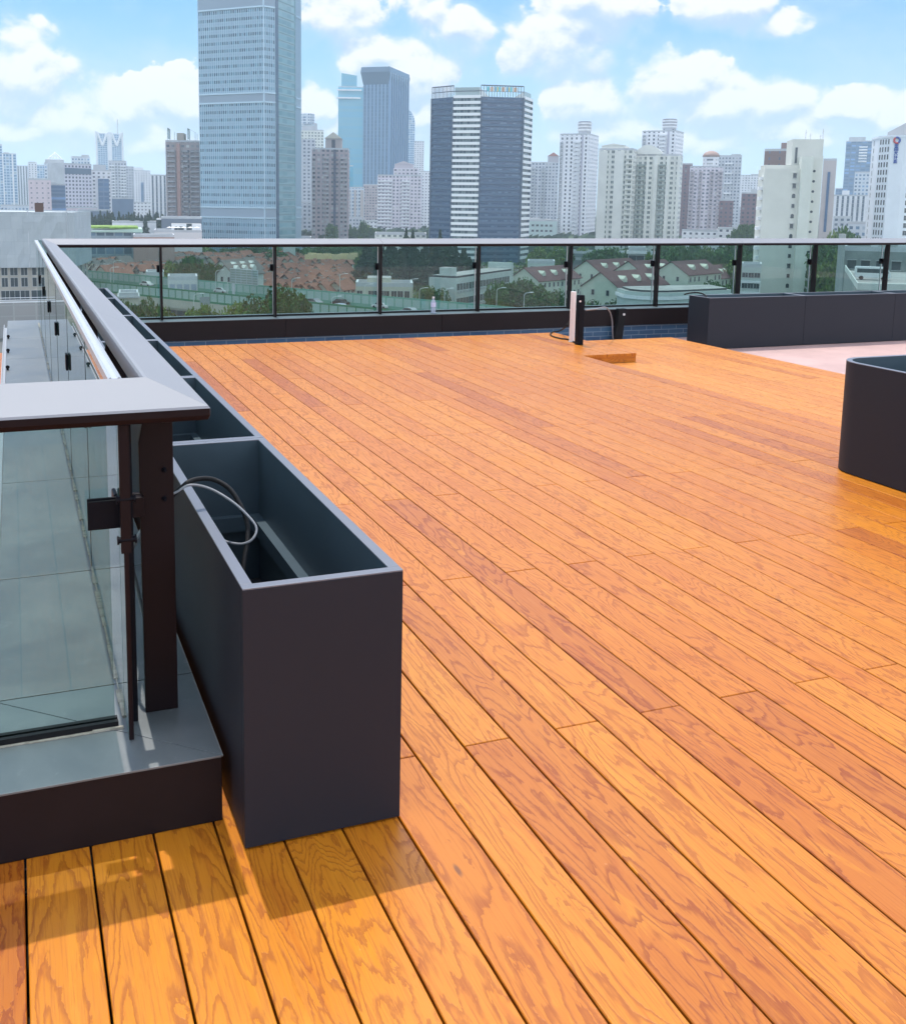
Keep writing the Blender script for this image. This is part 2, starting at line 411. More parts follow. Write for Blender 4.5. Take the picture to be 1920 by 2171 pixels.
# coping sheets, with narrow seams between the sheets
mb = MB(); g = .007
ys = [2.93, 3.92, 5.30, 6.70, 8.12, 9.50, 10.9, 11.95]
for i in range(len(ys)-1): mb.box(XO, XI, ys[i]+g/2, ys[i+1]-g/2, CH-.006, CH)
def quadp(pts, z0, z1):
    n_ = len(pts); vs = [(a, b, z0) for a, b in pts]+[(a, b, z1) for a, b in pts]
    mb.add(vs, [tuple(range(n_, 2*n_)), tuple(reversed(range(n_)))]+[(i, (i+1) % n_, n_+(i+1) % n_, n_+i) for i in range(n_)])
quadp([(XI, YN), (XI, YNO-.002), (XO+.003, YNO-.002)], CH-.006, CH)           # mitred near corner, inner half
quadp([(XI-.004, YN), (XO, YNO-.003), (-1.3, YNO-.003), (-1.3, YN)], CH-.006, CH)
xs = [-1.3, -2.6, -3.9, XL]
for i in range(3): mb.box(xs[i+1]+g/2, xs[i]-g/2, YN, YNO, CH-.006, CH)
xs = [XO, 1.58, 2.95, 4.33, 5.70, 7.08, 8.46, 9.84, 11.2, 12.6, 14.0, 15.4, 16.8, 18.2, 19.6, XR]
for i in range(len(xs)-1): mb.box(xs[i]+g/2, xs[i+1]-g/2, YF, YFO, CH-.006, CH)
lbuild(mb, 'coping', COPING, par, bevel=.001)
mb = MB(); mb.box(XL, XI-.06, YN+.05, YNO-.01, CH-.04, CH-.0225); mb.box(XO+.01, XI-.06, YNO, YFO-.02, CH-.04, CH-.0225); mb.box(XI, XR, YF+.05, YFO-.02, CH-.04, CH-.0225); lbuild(mb, 'coping_backing', BROWN, par)
mb = MB()
mb.box(XL, XI-.003, YN+.004, YN+.03, .001, CH-.0065)
mb.box(XI-.029, XI-.003, YN+.03, YF, .001, CH-.0065)
xs = [XI, 1.0, 3.05, 5.1, 7.15, 9.2, 11.25, 13.3, 15.35, 17.4, 19.45, XR]
for i in range(len(xs)-1): mb.box(xs[i]+.002, xs[i+1]-.002, YF+.004, YF+.03, -.045, CH-.0065)
lbuild(mb, 'fascia', BROWN, par, bevel=.002)
mb = MB(); mb.box(XI+.02, XR, YF+.032, YF+.30, -.60, CH-.022); mb.box(XO+.03, XI-.035, YN+.06, YF+.3, -.6, CH-.022); mb.box(XL, XO+.02, YN+.06, YNO-.03, -.6, CH-.022)
lbuild(mb, 'tiled_upstand', TILE, par)
mb = MB(); rg = random.Random(5)
yy = 2.72
while yy < 12.1:                                 # uneven bead of sealant along the foot of the glass
    w = rg.uniform(.012, .02); mb.box(.245-w, .245+.004+rg.uniform(0, .006), yy, yy+.08, CH+.0005, CH+.004+rg.uniform(0, .003)); yy += .0801
xx = -4.9
while xx < .2:
    mb.box(xx, xx+.08, 2.657+rg.uniform(0,.004), 2.666, CH+.0005, CH+.004+rg.uniform(0, .003)); xx += .0801
lbuild(mb, 'sealant', SEAL, par)

# ---- glass
def glass_mat(name, tint, rough=0.0):
    mt = D.materials.new(name); mt.use_nodes = True; n = N(mt.node_tree); nt = n.nt
    for x in list(n.n): n.n.remove(x)
    o = n.new('ShaderNodeOutputMaterial'); t = n.new('ShaderNodeBsdfTransparent'); g = n.new('ShaderNodeBsdfGlossy')
    t.inputs[0].default_value = (*tint, 1); g.inputs['Roughness'].default_value = rough; g.inputs[0].default_value = (.95, .97, .97, 1)
    gm = n.new('ShaderNodeNewGeometry'); dt = n.new('ShaderNodeVectorMath', operation='DOT_PRODUCT'); n.l.new(gm.outputs['Normal'], dt.inputs[0]); n.l.new(gm.outputs['Incoming'], dt.inputs[1])
    f5 = n.m('POWER', n.m('SUBTRACT', 1.0, n.m('ABSOLUTE', dt.outputs['Value'])), 5.0)
    fo = n.m('MULTIPLY_ADD', f5, .95, .022)
    mx = n.new('ShaderNodeMixShader'); n.l.new(fo, mx.inputs[0]); n.l.new(t.outputs[0], mx.inputs[1]); n.l.new(g.outputs[0], mx.inputs[2])
    tc = n.new('ShaderNodeTexCoord').outputs['Object']; df = n.new('ShaderNodeBsdfDiffuse'); df.inputs[0].default_value = (.6, .62, .6, 1)
    gx_, gy_, gz_ = n.sep(tc)[:3]; run = n.noise(n.vec(n.mul(n.add(gx_, gy_), 16), n.mul(gx_, 2), n.mul(gz_, 1.6)), 1.0, 6, .7)
    dirt = n.add(n.mul(n.ss(n.noise(tc, 3.0, 7, .7), .45, .8), .045), n.mul(n.ss(run, .55, .80), .07))
    m2 = n.new('ShaderNodeMixShader'); n.l.new(dirt, m2.inputs[0]); n.l.new(mx.outputs[0], m2.inputs[1]); n.l.new(df.outputs[0], m2.inputs[2])
    n.l.new(m2.outputs[0], o.inputs[0])
    return mt
GLASS = glass_mat('green_tinted_glass', (.70, .80, .79))
GEDGE = pmat('glass_edge', (.10, .22, .19), .15, spec=.8)
GZ0, GZ1 = CH+.004, 1.118
def pane(parent, axis, a, b, c, th=.012, z0=GZ0, z1=GZ1):
    """two large faces of tinted glass and a green edge"""
    mb = MB()
    if axis == 'x': mb.box(a, b, c-th/2, c+th/2, z0, z1)
    else: mb.box(c-th/2, c+th/2, a, b, z0, z1)
    mi = []
    for f in mb.f:
        ps = [Vector(mb.v[i]) for i in f]; nn = (ps[1]-ps[0]).cross(ps[2]-ps[0]).normalized()
        mi.append(0 if abs(nn[1 if axis == 'x' else 0]) > .9 else 1)
    mb.mi = mi
    return lbuild(mb, 'glass_pane', [GLASS, GEDGE], parent)
# cap profile, measured outward from the deck side edge: rises 6 cm outward
CAPP = [(0, 1.055), (0, 1.073), (.004, 1.079), (.140, 1.137), (.148, 1.136), (.152, 1.128), (.152, 1.075), (.146, 1.070), (.016, 1.040), (.005, 1.043)]
def cap_mesh(mb, axis, inner, sgn, a, b, mit_a=0.0, mit_b=0.0):
    """handrail; mit_*: shift of each end per metre of outward offset, for mitres"""
    n = len(CAPP); P = []
    for t, mt in ((a, mit_a), (b, mit_b)):
        for o, z in CAPP:
            P.append((t+mt*o, inner+sgn*o, z) if axis == 'x' else (inner+sgn*o, t+mt*o, z))
    fs = [(i, (i+1) % n, n+(i+1) % n, n+i) for i in range(n)]+[tuple(reversed(range(n))), tuple(range(n, 2*n))]
    mi = [1 if (i in (0, 9, 8)) else 0 for i in range(n)]+[0, 0]
    mb.add(P, fs, mi)
def bolts(parent, pts, axis):
    for p in pts:
        mb = MB(); q = Vector(p); d = Vector((0, -1, 0)) if axis == 'y' else Vector((-1, 0, 0))
        mb.tube([q, q+d*.004], .0075, 12); mb.tube([q+d*.004, q+d*.010, q+d*.013], [.0052, .0052, .003], 10)
        o = mb.build('bolt', BLACK, parent); o.location = (0, 0, 0)
def post(parent, axis, t, inner, sgn):
    """flat plate post, its face across the run, with an arm and a clamp that grips the glass"""
    th = .022; w0, w1 = .072, .160
    prof = [(w0, CH+.001), (w1, CH+.001), (w1+.002, .955), (w1-.022, 1.075), (w0, 1.058)]
    mb = MB(); pr = [(inner+sgn*p, z) for p, z in prof]
    mb.extr(pr, 'y' if axis == 'y' else 'x', t-th/2, t+th/2)
    po = lbuild(mb, 'post', BROWN2, parent, bevel=.0015)
    mb = MB()                                     # foot
    def bx(o0, o1, t0, t1, z0, z1, m_=mb):
        a, b = sorted((inner+sgn*o0, inner+sgn*o1))
        if axis == 'y': m_.box(a, b, t0, t1, z0, z1)
        else: m_.box(t0, t1, a, b, z0, z1)
    bx(w1-.005, .196, t-.009, t+.009, .752, .815)
    lbuild(mb, 'arm', BROWN2, parent, bevel=.002)
    mb = MB(); bx(.196, .205, t-.034, t+.034, .742, .825, mb); bx(.221, .232, t-.034, t+.034, .742, .825, mb); bx(.205, .221, t-.004, t+.004, .760, .806, mb)
    lbuild(mb, 'clamp', BLACK, parent, bevel=.004)
    return po
# near run -------------------------------------------------------------
nr = empty('glass_railing', (.30, 2.6, CH), 'nearest glass railing, its sloping grey handrail end closest to the camera', 'railing')
mb = MB()
cap_mesh(mb, 'x', 2.552, 1, XL, XI, 0, -1.0)
lbuild(mb, 'handrail', [CAPM, BROWN2], nr, bevel=.0015)
mb = MB(); 
for tx in (-.9, -2.3, -3.7): post(nr, 'x', tx, 2.552, 1)
gs = [.212, -.9, -2.3, -3.7, -4.9]
for i in range(4): pane(nr, 'x', gs[i+1]+.006, gs[i]-.006, 2.690, z1=1.060)
mb = MB(); mb.box(XL, .214, 2.667, 2.681, CH+.001, CH+.019); mb.box(XL, .214, 2.699, 2.713, CH+.001, CH+.015)
lbuild(mb, 'gasket', RUBBER, nr)
mb = MB(); mb.box(.249, .268, 2.685, 2.765, CH+.001, 1.062)                 # dark flat post behind the corner
lbuild(mb, 'post', BLACK, nr, bevel=.002)
# left run -------------------------------------------------------------
lr = empty('glass_railing', (.30, 6, CH), 'long glass railing down the left side, from the near corner to the far corner', 'railing')
mb = MB()
e = .003
seams = [2.552, 4.33, 7.05, 9.78, YF+.112-.0]
for i in range(4):
    a, b = seams[i]+(e/2 if i else 0), seams[i+1]-(e/2 if i < 3 else 0)
    cap_mesh(mb, 'y', XI, -1, a, b, (1.0 if i == 0 else 0), (1.0 if i == 3 else 0))
lbuild(mb, 'handrail', [CAPM, BROWN2], lr, bevel=.0015)
LY = [2.735, 3.95, 5.32, 6.70, 8.08, 9.46, 10.84]
for t in LY:
    post(lr, 'y', t, XI, -1)
bolts(lr, [(.356-.30, 2.724-6, .876-CH), (.355-.30, 2.724-6, .795-CH)], 'y')
pane(lr, 'y', 2.60, 2.712, .240, z1=1.035)
gy = [2.715]+LY[1:]+[12.15]
for i in range(len(gy)-1): pane(lr, 'y', gy[i]+.006, gy[i+1]-.006, .240)
for y_ in LY[1:]:                                # upright rubber strip in each glass joint
    mb = MB(); mb.box(.233, .247, y_-.005, y_+.005, CH+.003, 1.10); lbuild(mb, 'joint_strip', RUBBER, lr)
gt = [2.78, 4.62, 6.75, 8.9, 12.15]
mb = MB()
for i in range(4):
    for (o0, o1, z0, z1) in ((.224, .256, 1.100, 1.124),):
        prof = [(.222, 1.096), (.258, 1.096), (.258, 1.121), (.250, 1.126), (.246, 1.1215), (.232, 1.1215), (.229, 1.126), (.222, 1.121)]
        mb.extr(prof, 'y', gt[i]+.002, gt[i+1]-.002)
lbuild(mb, 'top_channel', SILVER, lr)
mb = MB()
mb.extr([(.227, .70), (.253, .70), (.253, 1.036), (.227, 1.036)], 'y', 2.585, 2.60)     # channel capping the free glass edge
mb.extr([(.234, CH+.002), (.246, CH+.002), (.246, .70), (.234, .70)], 'y', 2.588, 2.600)
lbuild(mb, 'edge_channel', BROWN2, lr, bevel=.0015)
for z_ in (.735, .842):
    mb = MB(); mb.tube([(.222, 2.592, z_), (.262, 2.592, z_)], .008, 10); mb.tube([(.218, 2.592, z_), (.222, 2.592, z_)], .0115, 10); mb.tube([(.262, 2.592, z_), (.266, 2.592, z_)], .0115, 10)
    lbuild(mb, 'bolt', BLACK, lr)
mb = MB(); mb.box(.262, .300, 2.70, 2.73, .757, .812); lbuild(mb, 'arm', BROWN2, lr, bevel=.002)
mb = MB(); mb.box(.150, .236, 2.640, 2.648, .752, .836); mb.box(.150, .236, 2.632, 2.636, .757, .831); lbuild(mb, 'clamp', BLACK, lr, bevel=.008)
# far run ---------------------------------------------------------------
fr = empty('glass_railing', (6, 12.1, CH), 'glass railing along the far edge in front of the city, tinted green panes', 'railing')
YC = YF+.112
mb = MB()
fs_ = [XI, 4.33, 9.84, 15.3, XR]
for i in range(4):
    cap_mesh(mb, 'x', YC, 1, fs_[i]+(e/2 if i else 0), fs_[i+1]-e/2, (-1.0 if i == 0 else 0), 0)
lbuild(mb, 'handrail', [CAPM, BROWN2], fr, bevel=.0015)
FXp = [1.60, 2.96, 4.32, 5.68, 7.05, 8.44, 9.84, 11.22, 12.62, 14.0, 15.4, 16.8, 18.2, 19.6, 21.0]
for t in FXp: post(fr, 'x', t, YC-.04, 1)
gx = [.255]+FXp+[XR]
for i in range(len(gx)-1): pane(fr, 'x', gx[i]+.005, gx[i+1]-.005, YC+.178)
mb = MB(); mb.box(.255, XR, YC+.150, YC+.166, CH+.001, CH+.022); mb.box(.255, XR, YC+.190, YC+.203, CH+.001, CH+.018)
lbuild(mb, 'gasket', RUBBER, fr)
for x_ in FXp[:11]:
    mb = MB(); mb.box(x_-.0045, x_+.0045, YC+.170, YC+.188, CH+.022, 1.07); lbuild(mb, 'joint_strip', SILVER, fr)

# ---- planters
PLM = pmat('charcoal_planter_metal', (.0160, .0178, .0262), .54, spec=.26, var=.03, vscale=.8, bump=.15, bscale=900)
PIN = pmat('slate_planter_lining', (.050, .078, .098), .42, var=.15, vscale=2)
RIM = pmat('sunlit_planter_rim', (.15, .155, .18), .4)  # sunlight on the top flange painted in as a paler tone than the shell
SOIL = pmat('dusty_planter_floor', (.05, .055, .06), .9, var=.4, vscale=20)
def planter(x0, x1, y0, y1, z0, z1, label, group, ledge=True):
    t = empty('planter', ((x0+x1)/2, (y0+y1)/2, z0), label, 'planter', group)
    w = .027
    mb = MB()
    mb.box(x0, x1, y0, y0+w, z0+.006, z1-.004); mb.box(x0, x1, y1-w, y1, z0+.006, z1-.004)
    mb.box(x0, x0+w, y0+w, y1-w, z0+.006, z1-.004); mb.box(x1-w, x1, y0+w, y1-w, z0+.006, z1-.004)
    lbuild(mb, 'shell', PLM, t, bevel=.0015)
    i0, i1, j0, j1 = x0+w, x1-w, y0+w, y1-w
    mb = MB()                                    # lining: thin inner faces and the fold at the top
    mb.box(i0, i1, j0, j0+.003, z0+.12, z1-.004); mb.box(i0, i1, j1-.003, j1, z0+.12, z1-.004)
    mb.box(i0, i0+.003, j0+.003, j1-.003, z0+.12, z1-.004); mb.box(i1-.003, i1, j0+.003, j1-.003, z0+.12, z1-.004)
    lbuild(mb, 'lining', PIN, t)
    mb = MB()
    mb.box(x0, x1, y0, y0+w+.003, z1-.004, z1); mb.box(x0, x1, y1-w-.003, y1, z1-.004, z1)
    mb.box(x0, x0+w+.003, y0+w+.003, y1-w-.003, z1-.004, z1); mb.box(x1-w-.003, x1, y0+w+.003, y1-w-.003, z1-.004, z1)
    lbuild(mb, 'rim', RIM, t, bevel=.001)
    if ledge:
        zl = z1-.30; lw = .035; mb = MB(); a, b, c, d_ = i0+.003, i1-.003, j0+.003, j1-.003
        mb.box(a, b, c, c+lw, zl, zl+.006); mb.box(a, b, d_-lw, d_, zl, zl+.006); mb.box(a, a+lw, c+lw, d_-lw, zl, zl+.006); mb.box(b-lw, b, c+lw, d_-lw, zl, zl+.006)
        mb.box(a+lw-.004, b-lw+.004, c+lw-.004, c+lw, zl-.05, zl); mb.box(a+lw-.004, b-lw+.004, d_-lw, d_-lw+.004, zl-.05, zl)
        mb.box(a+lw-.004, a+lw, c+lw, d_-lw, zl-.05, zl); mb.box(b-lw, b-lw+.004, c+lw, d_-lw, zl-.05, zl)
        lbuild(mb, 'ledge_frame', PIN, t)
    mb = MB(); mb.box(i0, i1, j0, j1, z0+.10, z0+.12); lbuild(mb, 'base', SOIL, t)
    mb = MB()
    for a in (x0+.05, x1-.08):
        for b in (y0+.05, y1-.08): mb.box(a, a+.03, b, b+.03, z0, z0+.006)
    lbuild(mb, 'foot_pads', RUBBER, t)
    return t
ZP = .681
names = ['nearest charcoal box planter, with two cables looping into it', 'second box planter from the camera along the left railing',
         'third box planter from the camera along the left railing', 'fourth box planter from the camera along the left railing',
         'fifth box planter from the camera along the left railing', 'farthest box planter of the row along the left railing']
py = [2.299, 3.833, 5.30, 6.78, 8.28, 9.77, 10.90]
for i in range(6): planter(.478, .888, py[i], py[i+1]-.004, 0, ZP, names[i], 'planters along the left railing')
names = ['left end planter of the long charcoal row at the far railing, with a black hose', 'second planter from the left end of the row at the far railing',
         'third planter from the left end of the row at the far railing']
qx = [8.36, 9.92, 11.49, 13.07]
for i in range(3): planter(qx[i], qx[i+1]-.004, 10.84, 11.27, -.25, .425, names[i], 'planters along the far railing')
# round-ended planter at the right
t = empty('planter', (5.05, 4.1, 0), 'charcoal planter with a rounded corner, cut off by the right edge of the photo', 'planter')
def rrect(x0, x1, y0, y1, r, s=10):
    o = []
    for (cx, cy, a0) in ((x1-r, y0+r, -90), (x1-r, y1-r, 0), (x0+r, y1-r, 90), (x0+r, y0+r, 180)):
        for k in range(s+1): a = R(a0+90*k/s); o.append((cx+r*math.cos(a), cy+r*math.sin(a)))
    return o
A = rrect(4.68, 5.50, 3.1, 4.86, .20); B = rrect(4.71, 5.47, 3.13, 4.83, .17); n_ = len(A)
def ring(mb, P, Q, z0, z1, inner=True, outer=True, top=True):
    for i in range(n_):
        j = (i+1) % n_
        if outer: mb.add([(*P[i], z0), (*P[j], z0), (*P[j], z1), (*P[i], z1)], [(0, 1, 2, 3)])
        if inner: mb.add([(*Q[i], z0), (*Q[j], z0), (*Q[j], z1), (*Q[i], z1)], [(3, 2, 1, 0)])
        if top: mb.add([(*P[i], z1), (*P[j], z1), (*Q[j], z1), (*Q[i], z1)], [(0, 1, 2, 3)])
        if top: mb.add([(*P[i], z0), (*P[j], z0), (*Q[j], z0), (*Q[i], z0)], [(3, 2, 1, 0)])
def rbuild(mb, name, mat, smooth=True):
    o = lbuild(mb, name, mat, t)
    bm = bmesh.new(); bm.from_mesh(o.data); bmesh.ops.remove_doubles(bm, verts=bm.verts, dist=1e-5); bmesh.ops.recalc_face_normals(bm, faces=bm.faces); bm.to_mesh(o.data); bm.free()
    if smooth:
        o.data.polygons.foreach_set('use_smooth', [True]*len(o.data.polygons)); o.data.set_sharp_from_angle(angle=R(35))
    return o
B2 = rrect(4.7125, 5.4675, 3.1325, 4.8275, .168)
mb = MB(); ring(mb, A, B, .006, ZP-.004); rbuild(mb, 'shell', PLM)
mb = MB(); ring(mb, A, B2, ZP-.0035, ZP); rbuild(mb, 'rim', RIM)
mb = MB(); ring(mb, B, B2, .12, ZP-.005); rbuild(mb, 'lining', PIN)
mb = MB(); C_ = rrect(4.715, 5.465, 3.135, 4.825, .165); mb.prism(C_, .09, .12, 0, 0); lbuild(mb, 'base', SOIL, t)
mb = MB(); mb.box(4.716, 5.464, 4.30, 4.335, ZP-.10, ZP-.08); lbuild(mb, 'crossbar', RIM, t, bevel=.002)

# ---- bollard lamps, cables, bottle
WHITE = pmat('white_plastic', (.80, .72, .70), .45)
b1 = empty('bollard', (6.075, 10.36, 0), 'slim white bollard standing on the deck beside a black one', 'bollard')
mb = MB(); mb.tube([(0,0,.004),(0,0,.01),(0,0,.588),(0,0,.592)], [.030,.032,.032,.029], 20); mb.build('tube', WHITE, b1, smooth=False)
mb = MB(); mb.tube([(0,0,0),(0,0,.006)], [.040,.040], 20); mb.build('foot', SILVER, b1)
b2 = empty('bollard', (6.035, 10.13, 0), 'square black bollard in front of the white one on the deck', 'bollard')
mb = MB(); mb.box(-.036, .036, -.036, .036, 0, .545); mb.extr([(-.036, .545), (.036, .545), (.030, .575), (-.032, .575)], 'y', -.036, .036)
mb.build('post', BLACK, b2, bevel=.004)
mb = MB(); mb.tube([(-.028, -.037, .505), (-.028, -.044, .505)], .011, 12); mb.build('screw_cap', WHITE, b2)
b3 = empty('wrapped_pipe', (7.70, 11.88, -.25), 'black wrapped pipe standing against the far parapet beside the bollards', 'pipe')
mb = MB(); zz = [0, .12, .24, .36, .42, .447]; 
for k in range(len(zz)-1):
    w0 = [.055, .062, .050, .060, .062, .058][k]; w1 = [.055, .062, .050, .060, .062, .058][k+1]
    o0 = [-.03, -.02, 0, .015, .02, .02][k]; o1 = [-.03, -.02, 0, .015, .02, .02][k+1]
    vs = [(o0-w0,-.04,zz[k]),(o0+w0,-.04,zz[k]),(o0+w0,.04,zz[k]),(o0-w0,.04,zz[k]),(o1-w1,-.04,zz[k+1]),(o1+w1,-.04,zz[k+1]),(o1+w1,.04,zz[k+1]),(o1-w1,.04,zz[k+1])]
    mb.add(vs, [(0,3,2,1),(4,5,6,7),(0,1,5,4),(1,2,6,5),(2,3,7,6),(3,0,4,7)])
mb.build('wrapping', RUBBER, b3)
mb = MB(); mb.tube([(.035, -.041, .372), (.035, -.052, .372)], .017, 14); mb.build('screw_cap', WHITE, b3)
def at(px, py, y):
    r = ray(px, py); return EYE+r*(y/r.y)
def spline(pts, n=10):
    P = [Vector(p) for p in pts]; P = [P[0]*2-P[1]]+P+[P[-1]*2-P[-2]]; o = []
    for i in range(1, len(P)-2):
        for k in range(n):
            t_ = k/n; a, b, c, d_ = P[i-1:i+3]
            o.append(.5*((2*b)+(c-a)*t_+(2*a-5*b+4*c-d_)*t_*t_+(3*b-a-3*c+d_)*t_**3))
    return o+[P[-2]]
def cable(name, pts, r, mat, label, parent=None):
    mb = MB(); mb.tube(spline(pts), r, 8)
    o = mb.build(name, mat, parent, smooth=True)
    if label: tag(o, label, 'cable')
    return o
GREYC = pmat('grey_cable_sheath', (.26, .265, .28), .45)
cable('cable', [(6.10, 10.12, .40), at(1262, 655, 10.5), at(1285, 652, 11.0), at(1296, 672, 11.5), at(1298, 705, 11.75), (7.60, 11.86, -.24)], .009, GREYC, 'grey cable arching from the black bollard down to the wrapped pipe')
cable('cable', [atz(1222, 728, .009), atz(1207, 720, .009), atz(1186, 717, .009), atz(1168, 711, .009), atz(1170, 704, .010), atz(1186, 701, .012), at(1197, 694, 10.62), at(1206, 683, 10.55), at(1216, 676, 10.40)], .009, RUBBER, 'black cable curled on the deck at the foot of the bollards')
cable('hose', [at(1450, 624, 11.35), at(1462, 621, 11.33), at(1478, 620, 11.28), at(1492, 624, 11.2), at(1500, 632, 11.1), (8.62, 11.05, .30)], .010, RUBBER, 'short black hose hooked over the left end of the far planter row')
# the two cables of the near planter (points read along the curve at their depth)
cable('cable', [at(350, 1400, 2.97), at(348, 1200, 2.97), at(354, 1075, 2.97), at(386, 1033, 2.97), at(412, 1017, 2.99), at(450, 1016, 3.00), at(486, 1036, 2.97), at(510, 1072, 2.93), at(524, 1110, 2.90), at(524, 1150, 2.86), at(518, 1185, 2.83), at(514, 1222, 2.80)], .0075, RUBBER, 'thick black cable arching over the rim of the nearest planter')
cable('cable', [at(342, 1380, 2.95), at(342, 1180, 2.95), at(352, 1068, 2.95), at(380, 1040, 2.95), at(405, 1028, 2.97), at(445, 1036, 2.97), at(490, 1062, 2.93), at(522, 1090, 2.90), at(543, 1118, 2.87), at(536, 1142, 2.85), at(514, 1153, 2.86), at(485, 1150, 2.90), at(468, 1142, 2.96)], .0038, GREYC, 'thin grey cable hanging in a loop inside the nearest planter')
cable('cable', [at(309, 1107, 2.92), at(292, 1140, 2.90), at(280, 1165, 2.92), at(277, 1182, 3.0), (.36, 3.3, .20)], .006, GREYC, 'short grey cable slanting down behind the nearest post')
# bottle
bt = empty('water_bottle', (5.02, 12.06, CH), 'small clear plastic water bottle standing on the far coping', 'bottle')
def clear_mat():
    mt = D.materials.new('clear_plastic'); mt.use_nodes = True; n = N(mt.node_tree)
    for x in list(n.n): n.n.remove(x)
    o = n.new('ShaderNodeOutputMaterial'); t_ = n.new('ShaderNodeBsdfTransparent'); t_.inputs[0].default_value = (.86, .9, .96, 1)
    p = n.new('ShaderNodeBsdfPrincipled'); p.inputs['Base Color'].default_value = (.75, .78, .9, 1); p.inputs['Roughness'].default_value = .15
    mx = n.new('ShaderNodeMixShader'); mx.inputs[0].default_value = .38
    n.l.new(t_.outputs[0], mx.inputs[1]); n.l.new(p.outputs[0], mx.inputs[2]); n.l.new(mx.outputs[0], o.inputs[0]); return mt
mb = MB(); mb.tube([(0,0,0),(0,0,.01),(0,0,.06),(0,0,.07),(0,0,.13),(0,0,.155),(0,0,.18),(0,0,.195)], [.027,.033,.030,.033,.033,.030,.014,.013], 16)
mb.build('body', clear_mat(), bt, smooth=True)
mb = MB(); mb.tube([(0,0,.193),(0,0,.214)], .016, 14); mb.build('cap', WHITE, bt)
mb = MB(); mb.tube([(0,0,.085),(0,0,.14)], .0338, 16, cap=False); mb.build('paper_label', pmat('label_paper', (.6, .58, .75), .5), bt)
# ================================================================== the city
GZ = -31.5                                       # street level
def ground_mat():
    mt = D.materials.new('city_ground'); mt.use_nodes = True; n = N(mt.node_tree); p = n.n['Principled BSDF']
    tc = n.new('ShaderNodeTexCoord').outputs['Object']
    a = n.noise(tc, .012, 5, .6); b = n.noise(tc, .09, 5, .6)
    c = n.mix(n.ss(a, .42, .58), (.10, .10, .095), (.045, .07, .03)); c = n.mix(n.mul(n.ss(b, .5, .7), .6), c, (.20, .19, .17))
    n.l.new(c, p.inputs['Base Color']); p.inputs['Roughness'].default_value = .9
    return mt
mb = MB(); mb.box(-6990, 8990, -190, 8990, GZ-1, GZ)
tag(mb.build('ground', ground_mat()), kind='structure')

# facade material: window cells from wall coordinates in metres
FG = D.node_groups.new('facade', 'ShaderNodeTree')
for nm, tp in (('Wall','Color'),('Glass','Color'),('Glass2','Color'),('CW','Float'),('CH','Float'),('WX','Float'),('WZ','Float'),('Sub','Float'),('Lit','Float'),('Dirt','Float')):
    FG.interface.new_socket(nm, in_out='INPUT', socket_type='NodeSocket'+tp)
for nm, tp in (('Color','Color'),('Mask','Float')): FG.interface.new_socket(nm, in_out='OUTPUT', socket_type='NodeSocket'+tp)
def _fg():
    n = N(FG); gi = n.new('NodeGroupInput'); go = n.new('NodeGroupOutput'); I = {s.name: s for s in gi.outputs}
    uv = n.new('ShaderNodeUVMap').outputs[0]; u, v, _ = n.sep(uv)[:3]
    cu, cv = n.m('DIVIDE', u, I['CW']), n.m('DIVIDE', v, I['CH'])
    fu, fv = n.m('ABSOLUTE', n.add(n.m('FRACT', cu), -.5)), n.m('ABSOLUTE', n.add(n.m('FRACT', cv), -.5))
    hx, hz = n.mul(I['WX'], .5), n.mul(I['WZ'], .5)
    mk = n.mul(n.m('LESS_THAN', fu, hx), n.m('LESS_THAN', fv, hz))
    wn = n.new('ShaderNodeTexWhiteNoise', noise_dimensions='2D')
    n.l.new(n.vec(n.m('FLOOR', cu), n.m('FLOOR', cv)), wn.inputs['Vector'])
    su = n.m('ABSOLUTE', n.add(n.m('FRACT', n.mul(cu, I['Sub'])), -.5))
    mull = n.mul(n.m('GREATER_THAN', su, .43), n.m('GREATER_THAN', I['Sub'], 1.5))
    gl = n.mix(n.ss(wn.outputs['Value'], .25, .9), I['Glass'], I['Glass2'])
    gl = n.mix(n.mul(n.m('GREATER_THAN', wn.outputs['Value'], .86), I['Lit']), gl, (.62, .62, .58))
    gl = n.mix(n.mul(mull, .6), gl, I['Wall'])
    tc = n.new('ShaderNodeTexCoord').outputs['Object']; x, y, z = n.sep(tc)[:3]
    st = n.noise(n.vec(n.mul(n.add(x, y), .6), n.mul(x, .2), n.mul(z, .05)), 1, 5, .6)
    wl = n.mix(n.mul(n.ss(st, .45, .75), I['Dirt']), I['Wall'], n.mix(.55, I['Wall'], (.12, .11, .10)))
    slab = n.m('GREATER_THAN', fv, .465)
    wl = n.mix(n.mul(slab, .22), wl, n.mix(.5, wl, (.05, .05, .05)))
    n.l.new(n.mix(mk, wl, gl), go.inputs[0]); n.l.new(mk, go.inputs[1])
_fg()
def fac(name, wall, glass, cw, ch, wx, wz, glass2=None, sub=1.0, lit=.5, dirt=.35, rough=.75, gr=.18, metal=0.0):
    mt = D.materials.new(name); mt.use_nodes = True; n = N(mt.node_tree); p = n.n['Principled BSDF']
    g = n.new('ShaderNodeGroup'); g.node_tree = FG
    for k, v in zip(('Wall','Glass','Glass2','CW','CH','WX','WZ','Sub','Lit','Dirt'), (wall, glass, glass2 or tuple(x*2.2+.01 for x in glass), cw, ch, wx, wz, sub, lit, dirt)):
        n.set(g.inputs[k], v)
    n.l.new(g.outputs[0], p.inputs['Base Color']); n.l.new(n.lin(g.outputs[1], 0, 1, rough, gr), p.inputs['Roughness'])
    p.inputs['Metallic'].default_value = metal
    mt['cw'] = cw
    return mt
G_DARK = (.035, .055, .075)
ROOFM = pmat('flat_roof_concrete', (.30, .30, .29), .9, var=.2, vscale=.2)
